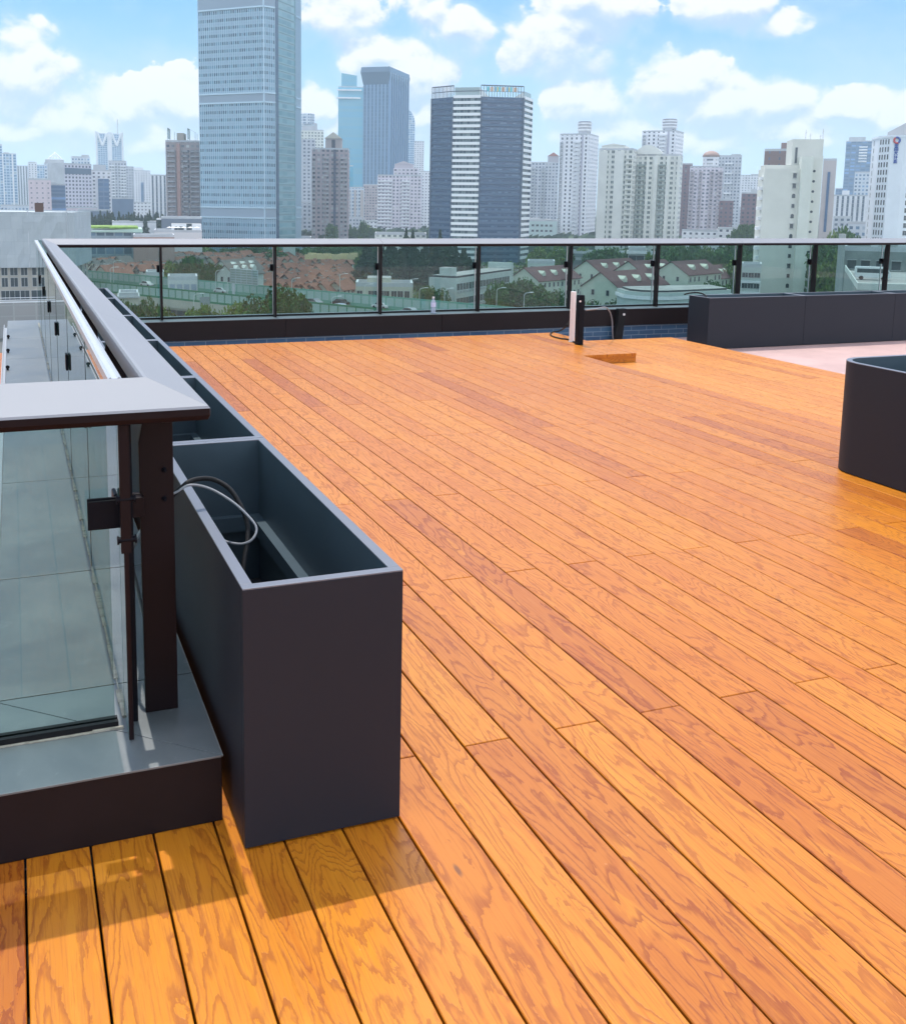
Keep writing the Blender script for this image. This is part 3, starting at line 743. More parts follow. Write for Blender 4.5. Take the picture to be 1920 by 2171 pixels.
WHITEP = pmat('white_render', (.80, .81, .82), .8, var=.06, vscale=.15)
GREYP = pmat('grey_render', (.50, .52, .54), .8, var=.1, vscale=.15)
WINP = pmat('dark_window_glass', (.03, .045, .055), .12, spec=.8)
FRAMEP = pmat('window_frame', (.45, .46, .46), .5)

def footprint(xl, xm, xr, d, th, dep=None):
    """plan corners of a block seen with its near corner in column xm; wall lines th degrees off the view"""
    C = plan(xm, d); vf = (C-EYE); vf.z = 0; vf.normalize(); vr = Vector((vf.y, -vf.x, 0)); a = R(th)
    dl = -vr*math.cos(a)+vf*math.sin(a); dr = vr*math.sin(a)+vf*math.cos(a)
    def solve(dir_, px):
        lo, hi = 0, 4000
        for _ in range(50):
            m_ = (lo+hi)/2; q = C+dir_*m_; x = proj((q.x, q.y, EYE.z))[0]
            if (x > px) == (px < xm): lo = m_
            else: hi = m_
        return lo
    L = solve(dl, xl) if xl < xm-.5 else (dep or 20)
    Rr = solve(dr, xr) if xr > xm+.5 else (dep or L*.8)
    if dep and xr > xm+.5: Rr = min(Rr, dep) if th < 3 else Rr
    c, l, r_ = C, C+dl*L, C+dr*Rr
    return [(l.x, l.y), (c.x, c.y), (r_.x, r_.y), ((l+r_-c).x, (l+r_-c).y)], C
def flat(xl, xr, d, dep=None, th=0.0):
    """block seen face on between two columns; th turns it (degrees, + = left side nearer)"""
    a, b = plan(xl, d), plan(xr, d)
    v = (b-a); v.z = 0; L = v.length; v.normalize()
    dep = dep or max(14, L*.7)
    nrm = Vector((-v.y, v.x, 0))
    if th:
        c = R(th); v = Vector((v.x*math.cos(c)-v.y*math.sin(c), v.x*math.sin(c)+v.y*math.cos(c), 0)); nrm = Vector((-v.y, v.x, 0)); 
        b = a+v*L
    c2, d2 = b+nrm*dep, a+nrm*dep
    return [(a.x, a.y), (b.x, b.y), (c2.x, c2.y), (d2.x, d2.y)], a
def inset(fp, k):
    """shrink (k>0, metres) or grow a convex plan polygon about its centre"""
    cx = sum(p[0] for p in fp)/len(fp); cy = sum(p[1] for p in fp)/len(fp); o = []
    for x, y in fp:
        r = math.hypot(x-cx, y-cy); o.append((cx+(x-cx)*(r-k*1.4)/r, cy+(y-cy)*(r-k*1.4)/r))
    return o
def lerp2(a, b, t): return (a[0]+(b[0]-a[0])*t, a[1]+(b[1]-a[1])*t)
def sub_fp(fp, u0, u1, v0, v1):
    """part of a four-cornered plan: u along the front (corner 0 to 1), v into the depth"""
    a, b, c, d = fp
    P = lambda u, v: lerp2(lerp2(a, b, u), lerp2(d, c, u), v)
    return [P(u0, v0), P(u1, v0), P(u1, v1), P(u0, v1)]
def thing_at(name, fp, label, cat, group=None):
    cx = sum(p[0] for p in fp)/len(fp); cy = sum(p[1] for p in fp)/len(fp)
    return empty(name, (cx, cy, GZ), label, cat, group)
def pz(name, fp, z0, z1, mat, parent, roof=None, cw=None):
    mb = MB(); cw = cw or mat.get('cw')
    mb.prism(fp, z0, z1, 0, 1, cw, base=GZ)
    return lbuild(mb, name, [mat, roof or ROOFM], parent)
def bands(name, fp, z0, z1, step, h, out, mat, parent, frac=(0, 1), side=0):
    """projecting floor bands or balconies along one wall of the plan, as one part"""
    mb = MB(); a, b = fp[side], fp[(side+1) % len(fp)]
    ax, bx_ = lerp2(a, b, frac[0]), lerp2(a, b, frac[1])
    v = Vector((bx_[0]-ax[0], bx_[1]-ax[1], 0)); L = v.length; v.normalize(); nn = Vector((v.y, -v.x, 0))
    z = z0
    while z < z1-.5:
        q = [Vector((*ax, 0))+nn*out, Vector((*bx_, 0))+nn*out, Vector((*bx_, 0))-nn*.05, Vector((*ax, 0))-nn*.05]
        mb.prism([(p.x, p.y) for p in q], z, z+h, 0, 0); z += step
    if step < 20:                                # side cheeks that tie the ledges together
        for e0, e1 in ((0, .25), (L-.25, L)):
            A_ = Vector((*ax, 0)); q = [A_+v*e0+nn*out*.8, A_+v*e1+nn*out*.8, A_+v*e1-nn*.05, A_+v*e0-nn*.05]
            mb.prism([(p.x, p.y) for p in q], z0, z-step+h-.01, 0, 0)
    return lbuild(mb, name, mat, parent)
def tower(label, fp, C, ytop, px, mat, name='apartment_tower', cat='tower', crown=None, group=None, roof=None):
    """a block from street level up to picture row ytop"""
    t = thing_at(name, fp, label, cat, group); zt = z_at(px, ytop, C)
    pz('wall', fp, GZ, zt, mat, t, roof)
    mb = MB(); q = fp; w = inset(fp, .5)
    for i in range(len(q)):                      # parapet
        j = (i+1) % len(q); mb.prism([q[i], q[j], w[j], w[i]], zt+.003, zt+1.1, 0, 0)
    lbuild(mb, 'parapet', GREYP, t)
    if crown:
        for k, (u0, u1, v0, v1, py, m_) in enumerate(crown):
            f2 = sub_fp(fp, u0, u1, v0, v1); pz('roof_house', f2, zt+.004, z_at(px, py, C), m_ or GREYP, t)
    return t, zt

M = {}
M['pale'] = fac('pale_office_wall', (.62, .67, .72), (.10, .17, .25), 3.2, 3.4, .55, .5)
M['paleb'] = fac('blue_glass_office', (.55, .66, .76), (.10, .22, .38), 4, 3.6, .8, .72, (.16, .30, .44))
M['stripe'] = fac('striped_facade', (.78, .79, .81), (.07, .10, .14), 3.6, 3.3, .42, .96, (.10, .12, .15), lit=.0)
M['white'] = fac('white_apartment_wall', (.78, .78, .80), (.06, .07, .10), 3.4, 3.0, .42, .42, (.20, .21, .24), lit=.6)
M['whiteb'] = fac('white_tower_wall', (.86, .86, .88), (.035, .04, .055), 3.6, 3.0, .36, .52, (.08, .09, .12), lit=.15, dirt=.15)
M['cream'] = fac('cream_apartment_wall', (.74, .745, .68), (.05, .08, .075), 3.3, 3.0, .50, .55, (.13, .17, .16), sub=2, lit=.5)
M['mauve'] = fac('mauve_apartment_wall', (.70, .64, .69), (.09, .10, .13), 3.3, 2.95, .55, .48, (.26, .25, .28), lit=.6)
M['brown'] = fac('brown_apartment_wall', (.34, .29, .29), (.05, .07, .10), 3.0, 3.0, .58, .50, (.25, .26, .28), lit=.7)
M['pinkb'] = fac('pinkish_brown_wall', (.44, .36, .37), (.05, .06, .085), 3.1, 2.95, .55, .48, (.28, .29, .31), lit=.7)
M['purple'] = fac('dark_red_brick_wall', (.20, .12, .135), (.05, .06, .09), 3.0, 3.0, .42, .46, (.12, .13, .17), lit=.3)
M['grey'] = fac('grey_apartment_wall', (.54, .56, .60), (.08, .11, .15), 3.2, 3.0, .5, .5, (.2, .24, .28), lit=.5)
M['hotel'] = fac('hotel_wall', (.66, .64, .71), (.075, .085, .12), 2.8, 2.75, .50, .52, (.10, .12, .17), lit=.1, dirt=.1)
M['pink'] = fac('pink_render_wall', (.72, .60, .63), (.36, .31, .36), 3.4, 3.1, .30, .36, (.36, .31, .34), lit=0)
M['bluegl'] = fac('blue_curtain_wall', (.12, .20, .33), (.07, .14, .26), 3.5, 3.8, .84, .70, (.10, .19, .34), lit=0, rough=.3)
M['cyan'] = fac('cyan_curtain_wall', (.13, .42, .54), (.10, .38, .52), 30, 4.0, .98, .90, (.13, .38, .48), lit=0, rough=.2, gr=.1)
M['steel'] = fac('steel_blue_mullion_wall', (.16, .29, .43), (.05, .12, .21), 5.0, 4.2, .60, .93, (.07, .15, .26), lit=0, rough=.35)
M['concrete'] = fac('bare_block_wall', (.40, .40, .39), (.38, .38, .37), 9, 3, .96, .92, (.34, .34, .33), lit=0)

# ---- group A: left of the tall glass tower ------------------------------------
def simple(xl, xr, yt, d, mat, label, crown=None, name='apartment_tower', cat='tower', dep=None, th=0, xm=None, group=None, roof=None):
    if xm is None: fp, C = flat(xl, xr, d, dep, th)
    else: fp, C = footprint(xl, xm, xr, d, th or 20, dep)
    return (*tower(label, fp, C, yt, xm or xl, mat, name, cat, crown, group, roof), fp, C)
simple(-40, 9, 306, 1500, M['paleb'], 'tall pale tower cut off by the left edge of the photo', name='office_tower')
t, z, fp, C = simple(8, 38, 326, 1400, M['paleb'], 'pale blue glass tower with white corner strips near the left edge of the photo', [(.1, .5, .2, .8, 322, None)], 'office_tower')
bands('corner_strip', fp, GZ, z, 400, z-GZ, 1.2, WHITEP, t, (.0, .09)); bands('corner_strip', fp, GZ, z, 400, z-GZ, 1.2, WHITEP, t, (.66, .78))
simple(38, 61, 352, 1550, M['stripe'], 'slim pale striped tower beside the blue glass tower on the far left')
simple(44, 64, 352, 1750, M['bluegl'], 'slim blue tower half hidden on the far left skyline', name='office_tower')
simple(62, 81, 345, 1500, M['white'], 'white and blue striped tower left of the pyramid roof', [(.1, .8, .2, .8, 342, None)])
simple(80, 105, 350, 1650, M['paleb'], 'low blue glass block left of the pyramid roof', name='office_tower')
# pyramid-roofed building
fp, C = flat(96, 142, 1100, 30); t, z = tower('grey building with an open steel pyramid on its roof', fp, C, 346, 96, M['pale'], 'office_building', 'building')
f2 = sub_fp(fp, .05, .92, .1, .9); z2 = z_at(100, 337, C); pz('roof_house', f2, z+.01, z2, GREYP, t)
mb = MB(); f3 = sub_fp(fp, .16, .86, .15, .85); ap = (sum(p[0] for p in f3)/4, sum(p[1] for p in f3)/4, z_at(119, 321, C)); ps = [(p[0], p[1], z2) for p in f3]
for i in range(4):
    mb.tube([ps[i], ap], .35, 6); mb.tube([ps[i], ps[(i+1) % 4]], .3, 6)
    for k in range(1, 4):
        a_ = lerp2(ps[i], ps[(i+1) % 4], k/4); mb.tube([(a_[0], a_[1], z2), ap], .16, 5)
    for h_ in (.33, .66):
        P_ = [tuple(Vector(ps[j]).lerp(Vector(ap), h_)) for j in (i, (i+1) % 4)]; mb.tube(P_, .15, 5)
lbuild(mb, 'pyramid_frame', WHITEP, t)
simple(154, 193, 333, 1150, M['pale'], 'stepped white office block behind the hotel with the square windows', [(.55, .95, .1, .9, 327, None)], 'office_building', 'building')
# hotel slab: blank end wall and window wall
fp, C = footprint(104, 138, 196, 820, 62); t, z = tower('wide mauve hotel block with a grid of square windows and a blank grey end', fp, C, 348, 138, M['hotel'], 'hotel_building', 'building')
mb = MB(); q = [fp[0], fp[1]]; v = Vector((q[1][0]-q[0][0], q[1][1]-q[0][1], 0)).normalized(); nn = Vector((v.y, -v.x, 0))*.25
mb.prism([(q[0][0]+nn.x, q[0][1]+nn.y), (q[1][0]+nn.x, q[1][1]+nn.y), q[1], q[0]], GZ, z, 0, 0); lbuild(mb, 'end_wall', GREYP, t)
bands('window_band', fp, z-7, z-2, 50, 4.5, .3, pmat('band_glass', (.10, .15, .22), .3), t, (0.02, .98), 1)
simple(141, 206, 441, 800, M['pink'], 'low pale podium in front of the hotel with the square windows', name='podium_building', cat='building')
simple(164, 232, 447, 760, pmat('blue_grey_cladding', (.17, .22, .30), .6, var=.08, vscale=.1), 'low blue-grey shed in front of the hotel podium', name='low_building', cat='building', dep=25)
simple(61, 109, 381, 700, M['pink'], 'pink rendered block with small windows behind the wrapped building', [(.3, .36, .2, .6, 376, WHITEP), (.66, .74, .2, .6, 376, WHITEP)], 'office_building', 'building', dep=30)
simple(108, 139, 392, 715, fac('navy_louvre_wall', (.14, .22, .36), (.09, .16, .28), 40, 2.4, .99, .62, lit=0), 'blue louvred block beside the pink block', [(.0, .4, .1, .9, 386, None)], 'office_building', 'building', dep=25)
t, z, fp, C = simple(195, 237, 362, 860, M['white'], 'white office block with a blue glass centre between the hotel and the dark block', [(.1, .75, .2, .8, 348, GREYP)], 'office_building', 'building')
f2 = sub_fp(fp, .32, .88, -.03, .1); pz('glass_bay', f2, GZ, z-6, M['bluegl'], t)
simple(237, 283, 421, 900, pmat('blue_slate_cladding', (.13, .19, .29), .6, var=.08, vscale=.1), 'low dark blue windowless block in front of the grey apartments', name='low_building', cat='building', dep=30)
# twin glass tower with V-notched crown
t, z, fp, C = simple(206, 265, 283, 1900, M['paleb'], 'tall pale blue twin-shafted glass tower with V-shaped notches in its crown', name='office_tower')
for f_ in ((0, .07), (.42, .58), (.93, 1)): bands('white_pier', fp, GZ, z+4, 600, z+4-GZ, 2.5, WHITEP, t, f_)
for u0, u1 in ((.07, .42), (.58, .93)):
    mb = MB(); a_, b_ = lerp2(fp[0], fp[1], u0), lerp2(fp[0], fp[1], u1); m_ = lerp2(a_, b_, .5); v = Vector((b_[0]-a_[0], b_[1]-a_[1], 0)).normalized(); nn = Vector((v.y, -v.x, 0))
    for p_, q_ in ((a_, m_), (b_, m_)):
        mb.tube([(p_[0]+nn.x*2, p_[1]+nn.y*2, z+2), (q_[0]+nn.x*2, q_[1]+nn.y*2, z-20)], 2.2, 6)
    lbuild(mb, 'crown_notch', WHITEP, t)
mb = MB(); mb.tube([(*lerp2(fp[0], fp[1], .8), z), (*lerp2(fp[0], fp[1], .8), z+26)], .8, 6); lbuild(mb, 'mast', GREYP, t)
t, z, fp, C = simple(232, 270, 342, 1100, M['grey'], 'grey apartment tower with balconies below the notched twin tower', None)
bands('balcony_stack', fp, GZ+20, z-3, 3.0, 1.1, 1.6, WHITEP, t, (.05, .35)); bands('balcony_stack', fp, GZ+20, z-3, 3.0, 1.1, 1.6, WHITEP, t, (.62, .95))
simple(268, 285, 354, 1200, M['grey'], 'narrow grey apartment tower right of the notched twin tower')
t, z, fp, C = simple(276, 320, 362, 1350, M['white'], 'white tower with a tall arched blue window strip', [(.1, .68, .1, .9, 354, WHITEP)], 'office_tower')
mb = MB(); f2 = sub_fp(fp, .52, .66, -.03, .02); pz('arched_strip', f2, GZ+20, z-14, M['bluegl'], t)
simple(282, 320, 430, 1000, M['white'], 'long low white block at the foot of the arched tower', name='low_building', cat='building', dep=30)
t, z, fp, C = simple(320, 354, 372, 920, M['stripe'], 'grey and white vertically striped tower left of the brown apartments')
# brown apartment pair
fp, C = flat(353, 426, 640, 24, -6); t, z = tower('brown apartment tower with curved glass roof canopies beside the tall glass tower', fp, C, 300, 353, M['brown'])
for u0, u1 in ((.04, .28), (.50, .64), (.72, .98)): bands('balcony_stack', fp, GZ+10, z-3, 3.0, 1.0, 1.3, pmat('balcony_grey', (.33, .33, .35), .7), t, (u0, u1))
bands('brick_pier', fp, GZ, z-1, 500, z-1-GZ, .9, pmat('salmon_brick', (.42, .26, .23), .8), t, (.32, .42))
pz('stair_head', sub_fp(fp, .33, .52, .1, .7), z+.01, z+5.5, pmat('beige_render', (.42, .38, .34), .8), t)
for u0, u1 in ((.06, .26), (.64, .86)):
    mb = MB(); f2 = sub_fp(fp, u0, u1, .05, .6); zz = z+1.2
    for i in range(4): mb.tube([(*f2[i], z), (*f2[i], z+6+2*(i in (0, 3)))], .15, 5)
    A_, B_, C2, D_ = [(*p, z+6+2.4*(i in (0, 3))) for i, p in enumerate(f2)]
    mb.add([A_, B_, C2, D_, (*f2[0], z+2), (*f2[3], z+2)], [(0, 1, 2, 3), (0, 3, 5, 4)])
    lbuild(mb, 'glass_canopy', pmat('canopy_glass', (.25, .40, .38), .15), t)

# ---- the tall glass tower -------------------------------------------------------
PAN = fac('pale_blue_glass_panels', (.27, .42, .52), (.035, .10, .16), 1.45, 4.2, .70, .40, (.15, .31, .42), lit=.0, rough=.35, dirt=0, gr=.12)
PAN2 = fac('green_glass_panels', (.24, .38, .42), (.13, .28, .32), 6.0, 4.2, .96, .55, (.20, .38, .42), lit=.05, rough=.25, dirt=0, gr=.1)
C = plan(561, 585); vf = (C-EYE); vf.z = 0; vf.normalize(); vr = Vector((vf.y, -vf.x, 0))
def on(px, dd): q = plan(px, dd); return (q.x, q.y)
fp = [on(426, 610), on(561, 585), on(584, 589), on(626, 612), on(637, 622), on(600, 660), on(470, 680)]
zt = z_at(561, -75, C)
t = thing_at('office_tower', fp, 'very tall pale blue glass office tower running out of the top of the photo', 'tower')
mb = MB(); mb.prism(fp, GZ, zt, [0, 0, 1, 0, 0, 0, 0], 2, 1.45, base=GZ)
lbuild(mb, 'wall', [PAN, PAN2, ROOFM], t)
FIN = pmat('pale_aluminium_fins', (.46, .60, .68), .35, metal=.3); DKB = pmat('dark_blue_recess', (.035, .085, .15), .2)
def fins(a, b, z0, z1, stp, w, out, nm, mat, parent, skip=()):
    mb = MB(); v = Vector((b[0]-a[0], b[1]-a[1], 0)); L = v.length; v.normalize(); nn = Vector((v.y, -v.x, 0)); k = 0
    n_ = round(L/stp)
    for k in range(n_+1):
        p = Vector((*a, 0))+v*(L*k/n_); q = [p-v*w/2+nn*out, p+v*w/2+nn*out, p+v*w/2-nn*.02, p-v*w/2-nn*.02]
        mb.prism([(x.x, x.y) for x in q], z0, z1, 0, 0)
    return lbuild(mb, nm, mat, parent)
fins(fp[0], fp[1], GZ, zt, 1.45, .32, .28, 'fin_screen', FIN, t); fins(fp[1], fp[2], GZ, zt, 1.45, .32, .28, 'fin_screen', FIN, t); fins(fp[3], fp[4], GZ, zt, 1.0, .35, .45, 'fin_screen', FIN, t)
for side in (0, 1, 3):
    a, b = fp[side], fp[side+1]
    for (ya, yb) in ((462, 440), (215, 195), (12, -60)):           # louvred plant floors
        za, zb = z_at(561, ya, C), z_at(561, yb, C)
        mb = MB(); v = Vector((b[0]-a[0], b[1]-a[1], 0)).normalized(); nn = Vector((v.y, -v.x, 0))*.30
        mb.prism([(a[0]+nn.x, a[1]+nn.y), (b[0]+nn.x, b[1]+nn.y), b, a], za, zb, 0, 0); lbuild(mb, 'plant_floor', pmat('plant_louvre', (.27, .35, .42), .5), t)
        for zz in (za, zb):
            mb = MB(); n2 = Vector((v.y, -v.x, 0))*.7; mb.prism([(a[0]+n2.x, a[1]+n2.y), (b[0]+n2.x, b[1]+n2.y), b, a], zz-.5, zz+.35, 0, 0); lbuild(mb, 'ledge', FIN, t)
a, b = fp[1], fp[2]
mb = MB(); p = Vector((*fp[1], 0)); v = Vector((fp[1][0]-fp[0][0], fp[1][1]-fp[0][1], 0)).normalized(); mb.tube([(fp[1][0], fp[1][1], GZ), (fp[1][0], fp[1][1], zt)], .42, 8); lbuild(mb, 'corner_post', FIN, t)
a, b = lerp2(fp[2], fp[3], 0), lerp2(fp[2], fp[3], .13); v = Vector((b[0]-a[0], b[1]-a[1], 0)).normalized(); nn = Vector((v.y, -v.x, 0))*.6
mb = MB(); mb.prism([(a[0]+nn.x, a[1]+nn.y), (b[0]+nn.x, b[1]+nn.y), b, a], GZ, zt, 0, 0); lbuild(mb, 'dark_strip', DKB, t)
bands('floor_ledge', fp, GZ+4.2, zt, 4.2, .5, .25, pmat('green_spandrel', (.20, .36, .38), .4), t, (.14, 1), 2)

# ---- group B: between the tall tower and the dark tower --------------------------
t, z, fp, C = simple(638, 672, 262, 1300, M['pale'], 'grey tower with a round drum top behind the tall glass tower')
mb = MB(); c_ = lerp2(lerp2(fp[0], fp[1], .42), lerp2(fp[3], fp[2], .42), .4); mb.tube([(*c_, z), (*c_, z_at(640, 240, C))], 8.5, 20); lbuild(mb, 'drum', M['pale'], t)
t, z, fp, C = simple(638, 686, 276, 1050, M['cream'], 'grey-green apartment tower behind the pinkish gabled tower', [(.05, .6, .1, .9, 266, GREYP), (.6, .72, .1, .6, 262, GREYP)])
t, z, fp, C = simple(632, 668, 296, 880, M['grey'], 'grey apartment block directly right of the tall glass tower', None, xm=None)
simple(632, 660, 430, 780, M['grey'], 'low grey block at the foot of the gabled tower', name='low_building', cat='building')
# gabled pinkish tower
fp, C = flat(661, 738, 700, 24, -3); t, z = tower('pinkish-brown apartment tower with a gabled roof temple and a dark central stripe', fp, C, 316, 661, M['pinkb'])
for u0, u1 in ((.0, .10), (.32, .47), (.78, .97)): bands('balcony_stack', fp, GZ+8, z-3, 2.95, 1.1, 1.3, pmat('balcony_pale', (.44, .42, .43), .7), t, (u0, u1))
bands('dark_stripe', fp, GZ, z, 500, z-GZ, 1.2, pmat('navy_stripe', (.05, .06, .11), .4), t, (.595, .66))
f2 = sub_fp(fp, .36, .80, .1, .8); z2 = z_at(661, 292, C); pz('temple', f2, z+.01, z2, pmat('pink_beige_render', (.46, .40, .38), .8), t)
a_, b_, c_, d_ = f2; m0, m1 = lerp2(a_, b_, .5), lerp2(d_, c_, .5); z3 = z_at(661, 278, C)
def gable(mb, f, z0, z1, over=.6):
    a, b, c, d = inset(f, -over) if over else f; m0, m1 = lerp2(a, b, .5), lerp2(d, c, .5)
    mb.add([(*a, z0), (*b, z0), (*c, z0), (*d, z0), (*m0, z1), (*m1, z1)], [(0, 1, 4), (1, 2, 5, 4), (2, 3, 5), (3, 0, 4, 5), (3, 2, 1, 0)])
mb = MB(); gable(mb, f2, z2+.01, z3); lbuild(mb, 'gable_roof', pmat('cream_trim', (.60, .55, .46), .7), t)
bands('arched_opening', f2, z+1, z2, 60, (z2-z)*.75, .15, pmat('navy_opening', (.03, .04, .07), .3), t, (.40, .62))
simple(727, 748, 352, 1000, M['cyan'], 'small white-topped glass building peeping out right of the gabled tower', [(.0, .5, .1, .9, 336, WHITEP)], 'office_building', 'building')
# cyan tower
t, z, fp, C = simple(716, 770, 184, 1500, M['cyan'], 'tall cyan glass tower with a slanted fin top behind the blue tower', None, 'office_tower')
f2 = sub_fp(fp, .12, .72, .2, .7); z0 = z+.01; mb = MB(); mb.prism(f2, z0, [z_at(716, 153, C), z_at(716, 158, C), z_at(716, 158, C), z_at(716, 153, C)], 0, 0); lbuild(mb, 'slanted_fin', M['cyan'], t)
bands('roof_ledge', fp, z-5, z-3, 50, 2, 3, WHITEP, t, (-.05, .9)); bands('roof_ledge', fp, z-16, z-14, 50, 2, 3, WHITEP, t, (-.08, .86))
# blue flared tower
fp, C = footprint(768, 822, 860, 1250, 18); t, z = tower('tall steel-blue office tower with flared rounded top corners', fp, C, 165, 822, M['steel'], 'office_tower')
zt = z_at(822, 141, C); mb = MB(); top = inset(fp, -3.5)
for i in range(4):
    j = (i+1) % 4
    mb.add([(*fp[i], z-7), (*fp[j], z-7), (*top[j], zt-6), (*top[i], zt-6)], [(0, 1, 2, 3)]); mb.add([(*top[i], zt-6), (*top[j], zt-6), (*inset(top, 1)[j], zt), (*inset(top, 1)[i], zt)], [(0, 1, 2, 3)])
q = inset(top, 1); mb.add([(*p, zt) for p in q], [(0, 1, 2, 3)]); lbuild(mb, 'flared_crown', pmat('crown_blue_glass', (.07, .14, .22), .25), t)
fins(fp[1], fp[2], GZ, zt-6, 9, 2.2, 2.2, 'pier_row', pmat('slate_blue_piers', (.14, .27, .43), .5), t)
simple(770, 800, 392, 1150, M['pinkb'], 'pinkish slab at the foot of the steel-blue tower', None)
# arched-top tower
fp, C = flat(853, 877, 1650, 25); t, z = tower('slim pale blue tower with a quarter-round top behind the steel-blue tower', fp, C, 262, 853, M['paleb'], 'office_tower')
mb = MB(); a_, b_ = fp[0], fp[1]; z1 = z_at(853, 228, C); pr = []
for k in range(9): an = R(90*k/8); pr.append((lerp2(a_, b_, math.sin(an)), z+(z1-z)*math.cos(an)))
dv = Vector((fp[3][0]-fp[0][0], fp[3][1]-fp[0][1], 0))
vs = [(*a_, z)]+[(*p, zz) for p, zz in pr]; n_ = len(vs); vs += [(x+dv.x, y+dv.y, zz) for x, y, zz in vs]
mb.add(vs, [tuple(range(n_)), tuple(reversed(range(n_, 2*n_)))]+[(i, i+1, n_+i+1, n_+i) for i in range(n_-1)]); lbuild(mb, 'round_top', M['paleb'], t)
simple(876, 897, 300, 1500, M['white'], 'pale distant tower left of the dark banded tower')
t, z, fp, C = simple(886, 912, 364, 1050, M['white'], 'white apartment tower squeezed against the dark banded tower')
# mauve stepped apartments
fp, C = flat(800, 892, 905, 26, -4); t, z = tower('pale mauve apartment block with stepped balconies and a gabled roof house', fp, C, 372, 800, M['mauve'])
f2 = sub_fp(fp, .36, .92, .05, .9); z2 = z_at(800, 355, C); pz('upper_floors', f2, z+.01, z2, M['mauve'], t)
f3 = sub_fp(fp, .38, .80, .1, .7); z3 = z_at(800, 347, C); pz('roof_house', f3, z2+.01, z3, pmat('mauve_render', (.56, .50, .54), .8), t); mb = MB(); gable(mb, f3, z3+.01, z_at(800, 340, C), .3); lbuild(mb, 'gable_roof', pmat('mauve_render', (.56, .50, .54), .8), t)
for u0, u1 in ((.0, .34), (.55, .74)): bands('balcony_stack', fp, GZ+6, z-3, 2.95, 1.2, 1.5, WHITEP, t, (u0, u1))
t, z, fp, C = simple(738, 772, 398, 1000, M['pale'], 'small grey and beige striped apartment block left of the steel-blue tower'); 
for f_ in ((.0, .12), (.35, .5), (.75, .95)): bands('beige_pier', fp, GZ, z-2, 300, z-2-GZ, 1, pmat('beige_pier_render', (.50, .45, .42), .8), t, f_)

# ---- the dark banded tower --------------------------------------------------------
d0 = 565
P5 = [on(912, d0+14), on(957, d0+3), on(1014, d0), on(1103, d0+6), on(1120, d0+22), on(1092, d0+52), on(940, d0+52)]
C = plan(1014, d0)
t = thing_at('office_tower', P5, 'dark navy octagonal office tower with bright white floor bands', 'tower')
zt = z_at(1014, 204, C); FH = (zt-GZ)/29.0
NAVY = fac('navy_glass_wall', (.035, .085, .17), (.025, .06, .13), 1.8, FH, .92, .40, (.08, .15, .24), lit=.04, rough=.22, dirt=0, gr=.1)
BGL = fac('band_window_wall', (.20, .24, .25), (.045, .08, .10), 1.8, FH, .86, .95, (.14, .20, .21), lit=.15, sub=1, rough=.4, dirt=0)
mb = MB(); mb.prism(P5, GZ, zt, [0, 1, 0, 1, 0, 0, 0], 2, 1.8, base=GZ); lbuild(mb, 'wall', [NAVY, BGL, ROOFM], t)
WB = pmat('white_band_metal', (.86, .88, .88), .5)
for k in range(1, 30):
    z_ = GZ+FH*k
    for side in (1, 3):
        a, b = P5[side], P5[side+1]; v = Vector((b[0]-a[0], b[1]-a[1], 0)).normalized(); nn = Vector((v.y, -v.x, 0))*.9
        mb = MB(); mb.prism([(a[0]+nn.x, a[1]+nn.y), (b[0]+nn.x, b[1]+nn.y), b, a], z_-.75, z_+.75, 0, 0); lbuild(mb, 'white_band', WB, t)
for side in (0, 2): bands('spandrel_stack', P5, GZ+FH, zt, FH, FH*.42, .35, pmat('slate_spandrel', (.060, .112, .195), .35), t, (0.01, .99), side)
for i in (0, 1, 2, 3, 4):
    mb = MB(); mb.tube([(*P5[i], GZ), (*P5[i], zt)], .7, 6); lbuild(mb, 'corner_fin', pmat('navy_fin', (.05, .08, .13), .3), t)
zc = [z_at(1014, y_, C) for y_ in (190,)][0]
NB = pmat('navy_frame', (.035, .05, .085), .4)
mb = MB()
for i in range(4):
    a, b = P5[i], P5[i+1]
    if i in (0, 2):
        n_ = 16
        for k in range(n_+1): p = lerp2(a, b, k/n_); mb.tube([(*p, zt), (*p, zc+2.5)], .16, 4)
        mb.tube([(*a, zc+2.5), (*b, zc+2.5)], .3, 4); mb.tube([(*a, zt+3), (*b, zt+3)], .2, 4)
mb.tube([(*lerp2(P5[1], P5[2], 0), zt+3), (*lerp2(P5[1], P5[2], 1), zt+3)], .2, 4); lbuild(mb, 'roof_screen', NB, t)
cols = [(.10, .55, .60), (.60, .62, .60), (.62, .30, .12), (.62, .66, .66), (.14, .42, .60), (.60, .50, .18)]
a, b = P5[2], P5[3]; v = Vector((b[0]-a[0], b[1]-a[1], 0)).normalized(); nn = Vector((v.y, -v.x, 0))*.3
for k in range(16):
    p, q = lerp2(a, b, .14+k*.045), lerp2(a, b, .14+(k+.8)*.045)
    mb = MB(); mb.prism([(p[0]+nn.x, p[1]+nn.y), (q[0]+nn.x, q[1]+nn.y), q, p], zc-.6, zc+1.8, 0, 0)
    lbuild(mb, 'coloured_panel', pmat('panel_colour_%d' % (k % 6), cols[k % 6], .5), t)
a, b = P5[1], P5[2]; mb = MB(); mb.prism([lerp2(a, b, .04), lerp2(a, b, .96), lerp2(P5[6], P5[5], .6), lerp2(P5[6], P5[5], .2)], zt, zc+1.5, 0, 0); lbuild(mb, 'roof_glass_box', pmat('pale_roof_glass', (.36, .44, .44), .2), t)
